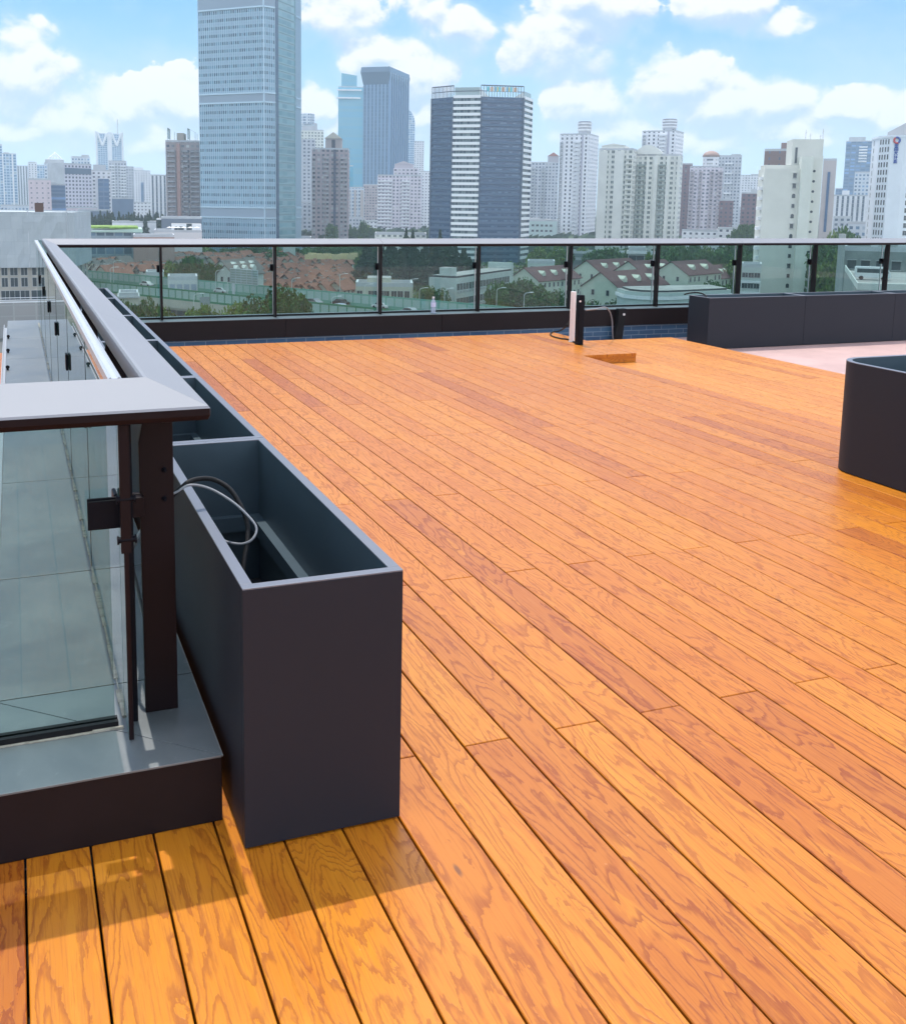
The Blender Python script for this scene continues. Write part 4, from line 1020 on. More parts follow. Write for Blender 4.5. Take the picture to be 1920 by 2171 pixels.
a, b = P5[3], P5[4]; mb = MB(); mb.prism([lerp2(a, b, .05), lerp2(a, b, .9), lerp2(a, b, .9), lerp2(P5[6], P5[5], .9)], zt, zc, 0, 0); lbuild(mb, 'roof_glass_box', pmat('pale_roof_glass', (.36, .44, .44), .2), t)

# ---- group C: right of the dark tower --------------------------------------------
fp, C = flat(1117, 1181, 1000, 26); t, z = tower('grey apartment block with a pointed brick-red turret right of the dark tower', fp, C, 345, 1117, M['grey'])
f2 = sub_fp(fp, .64, 1.0, 0.05, .6); z2 = z_at(1117, 330, C); pz('turret', f2, z+.01, z2, pmat('grey_mauve', (.44, .42, .45), .8), t); mb = MB(); gable(mb, f2, z2+.01, z_at(1117, 322, C), .3); lbuild(mb, 'turret_roof', pmat('red_tile', (.40, .17, .13), .8), t)
for f_ in ((.05, .25), (.45, .58)): bands('balcony_stack', fp, GZ+6, z-3, 3.0, 1.1, 1.3, GREYP, t, f_)
def crown_tower(xl, xm, xr, yt, yc, cx0, cx1, d, label):
    fp, C = footprint(xl, xm, xr, d, 14); t, z = tower(label, fp, C, yt, xm, M['whiteb'])
    w = (cx1-cx0)/(xr-xl); u0 = (cx0-xl)/(xr-xl)
    c_ = lerp2(lerp2(fp[0], fp[1], .72), lerp2(fp[3], fp[2], .72), .35); r_ = abs((on(cx1, d)[0]-on(cx0, d)[0]))*.52
    z2 = z_at(xm, yc, C); h = (z2-z)
    mb = MB(); mb.tube([(*c_, z), (*c_, z+h*.34)], r_*.86, 24); lbuild(mb, 'neck', M['grey'], t)
    for k in range(3):
        mb = MB(); zz = z+h*(.34+.22*k); mb.tube([(*c_, zz), (*c_, zz+h*.15)], r_, 24); lbuild(mb, 'ring_floor', WHITEP, t)
        mb = MB(); mb.tube([(*c_, zz+h*.15), (*c_, zz+h*.22)], r_*.9, 24); lbuild(mb, 'ring_window', pmat('mauve_dark', (.13, .11, .15), .5), t)
    bands('balcony_stack', fp, GZ+4, z-3, 3.0, 1.3, 1.6, WHITEP, t, (.52, .74)); bands('recess_stripe', fp, GZ, z, 400, z-GZ, .25, pmat('pale_lilac_recess', (.46, .45, .52), .8), t, (.76, .82))
    bands('balcony_stack', fp, GZ+4, z-3, 3.0, 1.0, 1.2, GREYP, t, (.02, .12))
    return t, z, fp
crown_tower(1182, 1242, 1263, 285, 255, 1219, 1253, 800, 'slim white apartment tower with a ringed drum crown, left of the cream blocks')
crown_tower(1354, 1424, 1441, 278, 250, 1389, 1428, 860, 'white apartment tower with a dark-ringed drum crown rising behind the cream blocks')
CREAMP = pmat('cream_render', (.76, .765, .70), .8, var=.06, vscale=.1)
fp, C = flat(1265, 1338, 640, 22, -8); t, z = tower('cream apartment block with air conditioners in columns, left of the wide cream block', fp, C, 318, 1265, M['cream'])
pz('roof_house', sub_fp(fp, .05, .75, .1, .9), z+.01, z_at(1265, 308, C), CREAMP, t); mb = MB(); gable(mb, sub_fp(fp, .06, .74, .1, .9), z_at(1265, 308, C)+.01, z_at(1265, 303, C), .3); lbuild(mb, 'roof_ridge', CREAMP, t)
bands('plain_pier', fp, GZ, z-.5, 300, z-.5-GZ, .7, CREAMP, t, (.0, .26)); bands('plain_pier', fp, GZ, z-.5, 300, z-.5-GZ, .7, CREAMP, t, (.46, .74)); bands('ledge_stack', fp, GZ+6, z-3, 3.0, .9, 1.4, CREAMP, t, (.80, .98))
fp, C = flat(1336, 1437, 655, 24, -5); t, z = tower('wide cream apartment block with a curved roof canopy and green-framed windows', fp, C, 330, 1336, M['cream'])
mb = MB(); a_, b_ = lerp2(fp[0], fp[1], .05), lerp2(fp[0], fp[1], .62); nn_ = Vector((fp[3][0]-fp[0][0], fp[3][1]-fp[0][1], 0))*.6; pr = []
for k in range(13): pr.append((lerp2(a_, b_, k/12), z+.4+6.2*math.sin(math.pi*(.12+.8*k/12))))
vs = [(*p, zz) for p, zz in pr]; n_ = len(vs); vs += [(x+nn_.x, y+nn_.y, zz) for x, y, zz in vs]; vs += [(*p, z) for p, zz in pr]
mb.add(vs, [(i, i+1, n_+i+1, n_+i) for i in range(n_-1)]+[(2*n_+i, 2*n_+i+1, i+1, i) for i in range(n_-1)]); lbuild(mb, 'curved_canopy', CREAMP, t)
for f_ in ((.0, .07), (.30, .36), (.46, .54), (.72, .78), (.94, 1.0)): bands('pier', fp, GZ, z, 300, z-GZ, .9, CREAMP, t, f_)
bands('ledge_stack', fp, GZ+6, z-3, 3.0, .8, 1.6, pmat('green_grey', (.34, .40, .37), .7), t, (.10, .28)); bands('ledge_stack', fp, GZ+6, z-3, 3.0, .8, 1.6, pmat('green_grey', (.34, .40, .37), .7), t, (.56, .70))
simple(1436, 1463, 348, 900, M['purple'], 'dark brown brick slab right of the wide cream block', [(.1, .9, .1, .9, 345, None)])
fp, C = flat(1458, 1528, 850, 26); t, z = tower('pinkish apartment tower with a brown domed pavilion on its roof', fp, C, 354, 1458, M['mauve'])
for f_ in ((.02, .14), (.30, .38), (.62, .72), (.84, .98)): bands('balcony_stack', fp, GZ+6, z-3, 2.95, 1.1, 1.4, pmat('mauve_balcony', (.50, .44, .46), .8), t, f_)
c_ = lerp2(lerp2(fp[0], fp[1], .62), lerp2(fp[3], fp[2], .62), .35); z2 = z_at(1458, 331, C); mb = MB(); mb.tube([(*c_, z), (*c_, z2)], 6.2, 16); lbuild(mb, 'pavilion', M['white'], t)
z3 = z_at(1458, 318, C); mb = MB(); mb.tube([(*c_, z2+(z3-z2)*math.sin(R(a))) for a in range(0, 91, 15)], [6.6*max(.03, math.cos(R(a))) for a in range(0, 91, 15)], 20); lbuild(mb, 'dome', pmat('brown_dome', (.34, .22, .18), .7), t, smooth=True)
t, z, fp, C = simple(1516, 1566, 331, 1000, M['grey'], 'grey-blue slab tower right of the domed tower', [(.55, .95, .1, .8, 326, None)]); bands('white_strip', fp, GZ+8, z-4, 9, 1.4, 1.4, WHITEP, t, (.30, .62))
simple(1524, 1554, 425, 760, M['purple'], 'small dark red brick block below the domed tower', [(.35, .7, .1, .8, 418, None)])
simple(1562, 1612, 372, 1350, M['white'], 'pale distant apartment slab left of the big brown tower', [(.5, .9, .1, .8, 368, None)])
simple(1570, 1613, 410, 760, M['purple'], 'dark purple brick block in front of the big brown tower', [(.45, .95, .1, .8, 400, None)])
fp, C = flat(1613, 1700, 520, 24, -6); t, z = tower('big brown tower with two chimney-like roof blocks behind the beige tower', fp, C, 320, 1613, fac('brown_render_wall', (.25, .175, .165), (.07, .09, .13), 5, 3, .16, .4, lit=.1))
pz('roof_block', sub_fp(fp, .38, .52, .1, .6), z+.01, z_at(1613, 302, C), pmat('brown_render', (.27, .19, .18), .8), t); pz('roof_block', sub_fp(fp, .76, .90, .1, .6), z+.01, z_at(1613, 304, C), pmat('brown_render', (.27, .19, .18), .8), t)
t, z, fp, C = simple(1738, 1766, 340, 600, pmat('pink_beige_wall', (.52, .47, .45), .8, var=.06, vscale=.1), 'pink-beige tower with a blue glass stripe behind the beige tower', dep=20)
bands('blue_stripe', fp, GZ+20, z-6, 300, z-GZ-26, .4, pmat('blue_stripe_glass', (.07, .14, .26), .2), t, (.38, .58))
t, z, fp, C = simple(1783, 1850, 300, 1350, fac('blue_office_wall', (.13, .22, .34), (.09, .17, .29), 6, 4, .8, .5, lit=.0), 'tall hazy blue office tower with a pale sign frame near its top', [(.08, .6, .1, .8, 290, None)], 'office_tower')
mb = MB(); a_, b_ = lerp2(fp[0], fp[1], .42), lerp2(fp[0], fp[1], .68)
for k in range(6):
    zz = z_at(1783, 312+k*6, C); mb.tube([(*a_, zz), (*b_, zz)], 1.0, 5)
lbuild(mb, 'sign_frame', WHITEP, t)
simple(1806, 1846, 366, 1050, M['pale'], 'pale grey tower in front of the hazy blue tower'); simple(1768, 1800, 400, 1500, M['bluegl'], 'dim blue low tower behind the white slab on the right', name='office_tower')
t, z, fp, C = simple(1758, 1845, 415, 900, M['stripe'], 'white slab block with blue-grey window stripes left of the white office', [(.28, .46, .1, .8, 403, WHITEP)])
# ---- individually built windows for the nearer buildings ---------------------------
WCACHE = {}
def win_mesh(w, h, kind='plain'):
    k = (round(w, 2), round(h, 2), kind)
    if k in WCACHE: return WCACHE[k]
    mb = MB(); f = .09
    if kind == 'arch':
        n_ = 8; pr = [(-w/2, 0), (w/2, 0), (w/2, h-w/2)]+[(w/2*math.cos(R(180*i/n_)), h-w/2+w/2*math.sin(R(180*i/n_))) for i in range(1, n_)]+[(-w/2, h-w/2)]
        mb.extr(pr, 'x', 0, 1); mb.v = [(p[1], p[0]*.08, p[2]) for p in mb.v]
    elif kind == 'round':
        pr = [(w/2*math.cos(R(30*i)), w/2+w/2*math.sin(R(30*i))) for i in range(12)]; mb.extr(pr, 'x', 0, 1); mb.v = [(p[1], p[0]*.08, p[2]) for p in mb.v]
    elif kind == 'hood':
        mb.box(-w/2, w/2, 0, .05, 0, h); mb.box(-w/2-.2, w/2+.2, -.45, .05, h+.05, h+.2, 1); mb.box(-w/2-.15, w/2+.15, -.25, .05, -.2, -.02, 1)
    elif kind == 'ac':
        mb.box(-w/2, w/2, 0, .05, 0, h); mb.box(-f/2, f/2, -.03, 0, 0, h, 1); mb.box(-w/2+.1, -w/2+.9, -.35, 0, -.75, -.2, 1)
    else:
        mb.box(-w/2+f, w/2-f, -.01, .04, f, h-f); mb.box(-w/2, w/2, -.05, .04, h-f, h, 1); mb.box(-w/2, w/2, -.12, .04, 0, f, 1)
        mb.box(-w/2, -w/2+f, -.05, .04, f, h-f, 1); mb.box(w/2-f, w/2, -.05, .04, f, h-f, 1)
        if w > 1.3: mb.box(-.04, .04, -.03, 0, f, h-f, 1)
    WCACHE[k] = mb.mesh('window', [WINP, FRAMEP]); return WCACHE[k]
def put_windows(t, fp, side, us, zs, w, h, kind='plain', out=.06, name='window'):
    """one window object per opening; us: positions 0..1 along the wall, zs: sill heights"""
    a, b = fp[side], fp[(side+1) % len(fp)]; v = Vector((b[0]-a[0], b[1]-a[1], 0)).normalized(); nn = Vector((v.y, -v.x, 0)); rz = math.atan2(v.y, v.x)
    for u in us:
        for z in zs:
            p = lerp2(a, b, u); o = D.objects.new(name, win_mesh(w, h, kind)); COL.objects.link(o); o.parent = t
            o.location = Vector((p[0]+nn.x*out, p[1]+nn.y*out, z))-Vector(t.location); o.rotation_euler = (0, 0, rz)
def block(mb, x0, x1, y0, y1, z0, z1, mi=0): mb.box(x0, x1, y0, y1, z0, z1, mi)

# beige tower on the right --------------------------------------------------------------
BEIGE = pmat('beige_tiled_render', (.66, .67, .60), .8, var=.05, vscale=.12)
fp, C = flat(1615, 1744, 330, 13, 10)
t = thing_at('apartment_tower', fp, 'nearest beige apartment tower with a stepped roofline and small arched windows', 'tower')
Z = lambda y: z_at(1700, y, plan(1700, 332))
A0 = sub_fp(fp, .0, .60, 0, .9); pz('wall', A0, GZ, Z(358), BEIGE, t)
pz('stepped_parapet', sub_fp(fp, .03, .60, .2, .88), Z(358)+.01, Z(349), BEIGE, t)
pz('stair_shaft', sub_fp(fp, .60, .79, -.12, .5), GZ, Z(332), pmat('beige_smooth_render', (.67, .70, .62), .8, var=.05, vscale=.2), t)
pz('tall_core', sub_fp(fp, .48, 1.0, .30, 1.05), GZ, Z(293), BEIGE, t)
pz('side_wing', sub_fp(fp, .79, .97, .02, .3), GZ, Z(330), BEIGE, t)
FL = 3.0; z0 = Z(368)
kinds = ['hood', 'hood', 'arch', 'plain', 'arch', 'hood', 'arch', 'arch', 'plain', 'hood', 'plain', 'arch', 'hood', 'arch', 'plain', 'hood']
for k in range(14):
    put_windows(t, A0, 0, (.86,), (z0-FL*k-1.2,), .95, 1.3, kinds[k])
    put_windows(t, sub_fp(fp, .79, .97, .02, .3), 0, (.25,), (z0-FL*k+.4,), .8, .8, 'round')
put_windows(t, sub_fp(fp, .48, 1.0, .30, 1.05), 0, (.14,), (Z(345),), .8, 4.8)
for k in range(13):                               # balcony cages on the left flank
    mb = MB(); a, b, c, d_ = A0; v = Vector((a[0]-b[0], a[1]-b[1], 0)).normalized(); w = Vector((d_[0]-a[0], d_[1]-a[1], 0)).normalized(); p = Vector((*a, 0))
    q = [p+w*1+v*.0, p+w*4+v*.0, p+w*4+v*(.9+.3*(k % 2)), p+w*1+v*(.9+.3*(k % 2))]; q = [(x.x, x.y) for x in q]
    mb.prism(q[::-1], z0-FL*k-1.9, z0-FL*k-.9, 0, 0); lbuild(mb, 'balcony', WHITEP, t)
for px_, h_ in ((1697, 3), (1707, 2), (1728, 1.5), (1733, 3.4)):
    q = plan(px_, 340); mb = MB(); mb.tube([(q.x, q.y, Z(293)), (q.x, q.y, Z(293)+h_)], .09, 5); mb.tube([(q.x-.4, q.y, Z(293)+h_*.6), (q.x+.5, q.y, Z(293)+h_*.8)], .06, 4); lbuild(mb, 'aerial', GREYP, t)

# white office with rounded corner and a gable roof --------------------------------------
OFFW = pmat('cool_white_cladding', (.76, .81, .85), .7, var=.04, vscale=.1)
c0 = plan(1838, 520); P6 = [on(1851-14, 540), on(1851, 527), on(1877, 520), on(1905, 521), on(1960, 528), on(2010, 560), on(1880, 590)]
t = thing_at('office_building', P6, 'white office block with a rounded corner, a grey sloping roof and a blue vertical sign', 'building')
Z = lambda y: z_at(1880, y, plan(1880, 520))
zt = Z(291)
pz('wall', P6, GZ, zt, OFFW, t)
mb = MB()
for i in range(5): 
    a, b = P6[i], P6[i+1]; v = Vector((b[0]-a[0], b[1]-a[1], 0)).normalized(); nn = Vector((v.y, -v.x, 0))*.3; mb.prism([(a[0]+nn.x, a[1]+nn.y), (b[0]+nn.x, b[1]+nn.y), b, a], zt+.02, zt+1.0, 0, 0)
lbuild(mb, 'parapet', OFFW, t)
r0 = [on(1868, 530), on(1990, 540), on(1990, 556), on(1872, 548)]; mb = MB(); mb.prism(r0, zt+.02, [Z(277), Z(208), Z(208), Z(277)], 0, 0); lbuild(mb, 'sloping_roof', pmat('pale_grey_metal', (.50, .51, .53), .5), t)
FH2 = 3.42
for k in range(22):
    zz = zt-2.9-FH2*k
    put_windows(t, P6, 0, (.35,), (zz,), .9, 2.3, out=.05) if k < 22 else None
    put_windows(t, P6, 1, (.18, .38, .60, .82), (zz,), .95, 2.3, out=.05)
    put_windows(t, P6, 3, (.30, .62, .90), (zz,), 2.2, 2.2, out=.05)
for k in range(3):
    mb = MB(); 
SGB = pmat('sign_blue', (.03, .09, .38), .5); SGR = pmat('sign_red', (.55, .05, .06), .5)
a, b = P6[2], P6[3]; v = Vector((b[0]-a[0], b[1]-a[1], 0)).normalized(); nn = Vector((v.y, -v.x, 0)); sc = Vector((*lerp2(a, b, .42), 0))+nn*.25
def sgn(u0, z0, u1, z1, mb, w=.28): p = sc+v*u0; q = sc+v*u1; mb.tube([(p.x, p.y, z0), (q.x, q.y, z1)], w, 5)
mb = MB()
for i in range(12):                               # ring emblem, one half red, one half blue
    if i in (0, 11, 10, 1, 2, 3): continue
    a1, a2 = R(30*i), R(30*(i+1)); sgn(1.2*math.cos(a1), Z(297)+1.3*math.sin(a1), 1.2*math.cos(a2), Z(297)+1.3*math.sin(a2), mb, .45)
lbuild(mb, 'sign_emblem', SGR, t)
mb = MB()
for i in (11, 10, 0, 1, 2, 3):
    a1, a2 = R(30*i), R(30*(i+1)); sgn(1.2*math.cos(a1), Z(297)+1.3*math.sin(a1), 1.2*math.cos(a2), Z(297)+1.3*math.sin(a2), mb, .45)
lbuild(mb, 'sign_emblem', SGB, t)
STK = [[(-.9,.9,.9,.9),(-.9,.3,.9,.3),(0,1,0,-1),(-.9,-.3,.9,-.3),(-.9,-1,.9,-1)], [(-.9,.9,.9,.9),(-.9,-.9,.9,-.9),(-.9,.9,-.9,-.9),(.9,.9,.9,-.9),(0,.9,0,-.9),(-.9,0,.9,0)],
       [(-.9,.6,.9,.6),(0,1,-.8,-1),(0,.3,.8,-1)], [(-.9,.9,-.4,.9),(-.6,.9,-.6,-1),(-.1,.8,.9,.8),(.4,.8,.4,-1),(-.1,0,.9,0)], [(-.9,.8,.9,.8),(-.7,.2,.7,.2),(-.9,-.4,.9,-.4),(-.9,-1,.9,-1),(-.2,1,-.2,-1)]]
for k, row in enumerate(STK):
    mb = MB(); zc_ = Z(308.5+8.2*k)
    for (a1, b1, a2, b2) in row: sgn(a1*.85, zc_+b1*.72, a2*.85, zc_+b2*.72, mb, .17)
    lbuild(mb, 'sign_character', SGB, t)

# wrapped building on the left ------------------------------------------------------------
d = 262
a, b = plan(-60, d), plan(150, d); e_ = plan(182, d+26)
P7 = [(a.x, a.y), (b.x, b.y), (e_.x, e_.y), (e_.x+(a.x-b.x), e_.y+(a.y-b.y)+22)]
t = thing_at('wrapped_building', P7, 'bare concrete building whose upper half is wrapped in pale grey scaffold sheeting', 'building')
Z = lambda y: z_at(100, y, b)
RAW = pmat('raw_cement_wall', (.44, .41, .35), .9, var=.14, vscale=.35)
pz('wall', P7, GZ, Z(452), RAW, t)
def sheet_mat():
    mt = D.materials.new('scaffold_sheeting'); mt.use_nodes = True; n = N(mt.node_tree); p = n.n['Principled BSDF']
    uv = n.new('ShaderNodeUVMap').outputs[0]; u, v_, _ = n.sep(uv)[:3]
    b_ = n.new('ShaderNodeTexBrick'); n.l.new(uv, b_.inputs['Vector'])
    for k, x in (('Scale', 1.0), ('Mortar Size', .035), ('Brick Width', 2.6), ('Row Height', 3.0), ('Mortar Smooth', .6)): b_.inputs[k].default_value = x
    b_.inputs['Color1'].default_value = (.42, .46, .48, 1); b_.inputs['Color2'].default_value = (.46, .50, .515, 1); b_.inputs['Mortar'].default_value = (.35, .385, .40, 1)
    st = n.noise(n.vec(n.mul(u, .9), n.mul(v_, .12), 0.0), 1, 6, .65)
    c = n.mix(n.mul(n.ss(st, .5, .75), .5), b_.outputs['Color'], (.33, .37, .39))
    n.l.new(c, p.inputs['Base Color']); p.inputs['Roughness'].default_value = .85
    bp = n.new('ShaderNodeBump'); bp.inputs['Strength'].default_value = .6; bp.inputs['Distance'].default_value = .3; n.l.new(n.noise(n.vec(u, n.mul(v_, .35), 0.0), .8, 4), bp.inputs['Height']); n.l.new(bp.outputs[0], p.inputs['Normal'])
    return mt
SHEET = sheet_mat()
g_ = inset(P7, -.9); mb = MB(); rgw = random.Random(4)
for i in range(3):                                # slightly billowing sheets hung between poles
    p0, p1 = Vector((*g_[i], 0)), Vector((*g_[(i+1) % 4], 0)); L = (p1-p0).length; nseg = max(2, int(L/1.3)); v = (p1-p0)/L; nn = Vector((v.y, -v.x, 0)); zs = [Z(566), Z(545), Z(520), Z(495), Z(470), Z(449)]
    grid = [[(p0+v*(L*k/nseg)+nn*(rgw.uniform(-.16, .16) if 0 < k < nseg else 0)) for k in range(nseg+1)] for _ in zs]
    for r_ in range(len(zs)-1):
        for k in range(nseg):
            A_, B_, C2, D_ = grid[r_][k], grid[r_][k+1], grid[r_+1][k+1], grid[r_+1][k]
            mb.add([(A_.x, A_.y, zs[r_]), (B_.x, B_.y, zs[r_]), (C2.x, C2.y, zs[r_+1]), (D_.x, D_.y, zs[r_+1])], [(0, 1, 2, 3)], 0, [[(L*k/nseg, zs[r_]), (L*(k+1)/nseg, zs[r_]), (L*(k+1)/nseg, zs[r_+1]), (L*k/nseg, zs[r_+1])]])
mb.add([(*p, Z(449)-.3) for p in g_], [(0, 1, 2, 3)])
lbuild(mb, 'sheeting', SHEET, t)
for px_ in (57, 140):
    q = plan(px_, d-1.2); mb = MB(); mb.tube([(q.x, q.y, Z(566)), (q.x, q.y, Z(446))], .14, 6); lbuild(mb, 'scaffold_pole', GREYP, t)
q = plan(82, d+3); mb = MB(); mb.box(q.x-1, q.x+1, q.y-1, q.y+1, Z(450), Z(430)); lbuild(mb, 'chimney', pmat('rusty_brown_metal', (.10, .05, .035), .8), t)
def uw(px): return (px+60)/210.0
for row, (yb, hh) in enumerate(((583, 2.3), (607, 2.3), (634, 2.3))):
    for px_, w_ in ((-30, 1.6), (1, 1.5), (21, 1.8), (43, 1.6), (69, 2.0), (96, 2.2), (112, 2.2), (138, 1.8)):
        put_windows(t, P7, 0, (uw(px_),), (Z(yb),), w_ if row < 2 else w_*1.35, hh, 'plain', .03)
put_windows(t, P7, 1, (.2, .5, .8), (Z(583), Z(607), Z(634)), 2.0, 2.3, 'plain', .03)
for yb in (590, 614, 640): bands('slab_edge', P7, Z(yb)-.1, Z(yb)+.5, 50, .5, .35, pmat('pale_slab', (.45, .44, .42), .85), t, (.78, 1.0))
for yy_ in (628, 633, 637):
    mb = MB(); q0, q1 = plan(-60, d-2.2), plan(152, d-2.2); mb.tube([(q0.x, q0.y, Z(yy_)), (q1.x, q1.y, Z(yy_))], .09, 5); lbuild(mb, 'scaffold_rail', WHITEP, t)
# blockwork wall in front of it
a, b = plan(-80, d-6), plan(162, d-6); q = [(a.x, a.y), (b.x, b.y), (b.x, b.y+.6), (a.x, a.y+.6)]
BLK = fac('grey_blockwork', (.36, .36, .35), (.30, .30, .29), 5.0, 2.6, .93, .90, (.34, .33, .32), lit=0, dirt=.2)
t = thing_at('block_wall', q, 'grey blockwork boundary wall below the wrapped building', 'wall'); pz('wall', q, GZ-2, Z(640), BLK, t); pz('wall_cap', inset(q, -.15), Z(640)+.01, Z(637), WHITEP, t)

# low roofs just outside the terrace, lower left
LR = pmat('white_roof_sheet', (.66, .68, .68), .6, var=.08, vscale=1.5)
t = empty('low_roof', (-6, 16, -6), 'white flat roof of a lower wing just outside the left edge of the terrace', 'roof')
mb = MB(); mb.box(-16, 1.5, 6, 30, -7, -6); lbuild(mb, 'roof', LR, t)
mb = MB()
for k in range(9): mb.box(-1.4-.3*k, -1.25-.3*k, 9.0+.55*k, 9.2+.55*k, -5.995, -5.9)
lbuild(mb, 'vent_row', RUBBER, t)
mb = MB(); mb.box(-3.4, -1.2, 12.5, 14.5, -5.99, -4.2); lbuild(mb, 'air_unit', pmat('black_plant', (.02, .022, .026), .6), t, bevel=.05)
mb = MB(); mb.box(-3.8, -1.6, 18, 20, -5.99, -4.6); lbuild(mb, 'air_unit', pmat('black_plant', (.02, .022, .026), .6), t, bevel=.05)
# small fixings along the outer edge of the coping
sp = D.meshes.new('spotlight'); _m = MB(); _m.tube([(0, 0, 0), (0, 0, .03)], .018, 8); _m.box(-.03, .03, -.022, .022, .03, .065); _m.tube([(0, -.022, .05), (0, -.05, .065)], [.016, .022], 8); spm = _m.mesh('spotlight', BLACK)
for k, y_ in enumerate((8.9, 9.9, 10.9)):
    lb_ = ('nearest', 'middle', 'farthest')[k]
    tag(inst('spotlight', spm, (XO+.015, y_, CH), sc=(.5, .5, .5)), lb_+' of the three tiny black spotlights on the outer edge of the coping', 'light', 'spotlights along the coping edge')
mb = MB(); mb.box(XO-.035, XO-.005, 2.95, 12.2, CH-.07, CH-.045); mb.box(XO-.035, XO-.029, 2.95, 12.2, CH-.045, CH-.01); lbuild(mb, 'gutter', SILVER, par)
# ================================================================== vegetation
def leaf_mat(name, c0, c1, c2):
    mt = D.materials.new(name); mt.use_nodes = True; n = N(mt.node_tree); p = n.n['Principled BSDF']
    at = n.new('ShaderNodeAttribute', attribute_name='rnd').outputs['Fac']; oi = n.new('ShaderNodeObjectInfo').outputs['Random']
    c = n.mix(at, c0, c1); c = n.mix(n.mul(oi, .6), c, c2)
    n.l.new(c, p.inputs['Base Color']); p.inputs['Roughness'].default_value = .6; p.inputs['Specular IOR Level'].default_value = .25
    return mt
LEAF = leaf_mat('broadleaf_foliage', (.022, .070, .012), (.075, .17, .035), (.045, .11, .02))
LEAFD = leaf_mat('dark_conifer_foliage', (.016, .042, .022), (.04, .085, .035), (.025, .06, .03))
LEAFY = leaf_mat('yellow_green_foliage', (.075, .14, .018), (.17, .25, .04), (.10, .17, .025))
BARK = pmat('bark', (.09, .065, .045), .9)
def crown_mesh(name, seed, nleaf, kind='broad', mat=None, size=.085):
    rg = random.Random(seed); mb = MB()
    lobes = []
    if kind == 'broad':
        for i in range(11):
            a = rg.uniform(0, 6.28); r = rg.uniform(.15, .62); z = rg.uniform(.22, .86); lobes.append((r*math.cos(a)*(1.1-.5*z), r*math.sin(a)*(1.1-.5*z), z, rg.uniform(.20, .36)))
        lobes.append((0, 0, .6, .42))
    for i in range(nleaf):
        if kind == 'broad':
            cx, cy, cz, cr = rg.choice(lobes); v = Vector((rg.gauss(0, 1), rg.gauss(0, 1), rg.gauss(0, 1))).normalized()*cr*(rg.random()**.28)
            p = Vector((cx, cy, cz))+v*Vector((1, 1, .75)).length/1.6 if False else Vector((cx+v.x, cy+v.y, max(.12, cz+v.z*.8)))
        else:
            z = rg.random()**1.25; rr = (1-z)*.30*(.75+.5*rg.random())*(1+.25*math.sin(z*40)); a = rg.uniform(0, 6.28); p = Vector((rr*math.cos(a), rr*math.sin(a), .08+z*.92))
        s_ = size*rg.uniform(.6, 1.3); n1 = Vector((rg.gauss(0, 1), rg.gauss(0, 1), rg.gauss(0, 1)+.6)).normalized(); u = n1.orthogonal().normalized(); w = n1.cross(u)
        an = rg.uniform(0, 6.28); u, w = u*math.cos(an)+w*math.sin(an), w*math.cos(an)-u*math.sin(an)
        mb.add([tuple(p-u*s_), tuple(p+w*s_*.55), tuple(p+u*s_), tuple(p-w*s_*.55)], [(0, 1, 2, 3)], 0, None, rg.random())
    me = D.meshes.new(name); me.from_pydata(mb.v, [], mb.f); at = me.attributes.new('rnd', 'FLOAT', 'FACE'); at.data.foreach_set('value', mb.rnd); me.materials.append(mat); return me
def trunk_mesh(seed):
    rg = random.Random(seed); mb = MB(); mb.tube([(0, 0, 0), (.01, 0, .2), (0, .01, .45), (0, 0, .7)], [.035, .028, .02, .008], 7)
    for i in range(5):
        a = 1.26*i+rg.random(); mb.tube([(0, 0, .2+.06*i), (.15*math.cos(a), .15*math.sin(a), .34+.06*i), (.33*math.cos(a), .33*math.sin(a), .46+.07*i)], [.016, .011, .004], 5)
    return mb.mesh('trunk', BARK)
CR_B = [crown_mesh('crown', 20+i, 2600, 'broad', LEAF, .062) for i in range(4)]
CR_N = [crown_mesh('crown', 60+i, 6500, 'broad', [LEAF, LEAFY][i], .040) for i in range(2)]
CR_Y = [crown_mesh('crown', 40+i, 2600, 'broad', LEAFY, .062) for i in range(2)]
CR_C = [crown_mesh('crown', 50+i, 1500, 'cone', LEAFD, .042) for i in range(3)]
TRK = [trunk_mesh(1), trunk_mesh(2)]
rgt = random.Random(11)
def tree(x, y, h, w, label, group, kind='b', zb=None):
    me = {'b': CR_B, 'n': CR_N[:1], 'm': CR_N[1:], 'y': CR_Y, 'c': CR_C}[kind]; me = me[rgt.randrange(len(me))]
    t = empty('conifer_tree' if kind == 'c' else 'tree', (x, y, GZ if zb is None else zb), label, 'tree', group, rgt.uniform(0, 6.28))
    c = inst('crown', me, (0, 0, 0), t); c.scale = (w/1.5, w/1.5, h) if kind != 'c' else (w/.6, w/.6, h)
    k = inst('trunk', TRK[rgt.randrange(2)], (0, 0, 0), t); k.scale = (min(w, h)*.8, min(w, h)*.8, h*.9)
    return t
def dist_ground(px, py, z=None): p = atz(px, py, GZ if z is None else z); return math.hypot(p.x, p.y)
def tree_px(px, ytop, d, w, label, group, kind='b', hmin=5):
    q = plan(px, d); zt = z_at(px, ytop, q); h = max(hmin, zt-GZ); tree(q.x, q.y, h, w, label, group, kind)
# big dark conifer clump behind the glass, centre
for k in range(26):
    px = 768+k*9.2+rgt.uniform(-4, 4); tree_px(px, rgt.uniform(505, 530) if 0 < k < 25 else 545, rgt.uniform(385, 430), 9, 'dark conifer in the dense clump left of the dark navy tower', 'dark conifers in front of the dark navy tower', 'c')
for px in (862, 876, 934): tree_px(px, rgt.uniform(484, 492), 395, 7.5, 'pointed dark conifer whose tip rises above the railing', 'conifer tips above the railing', 'c')
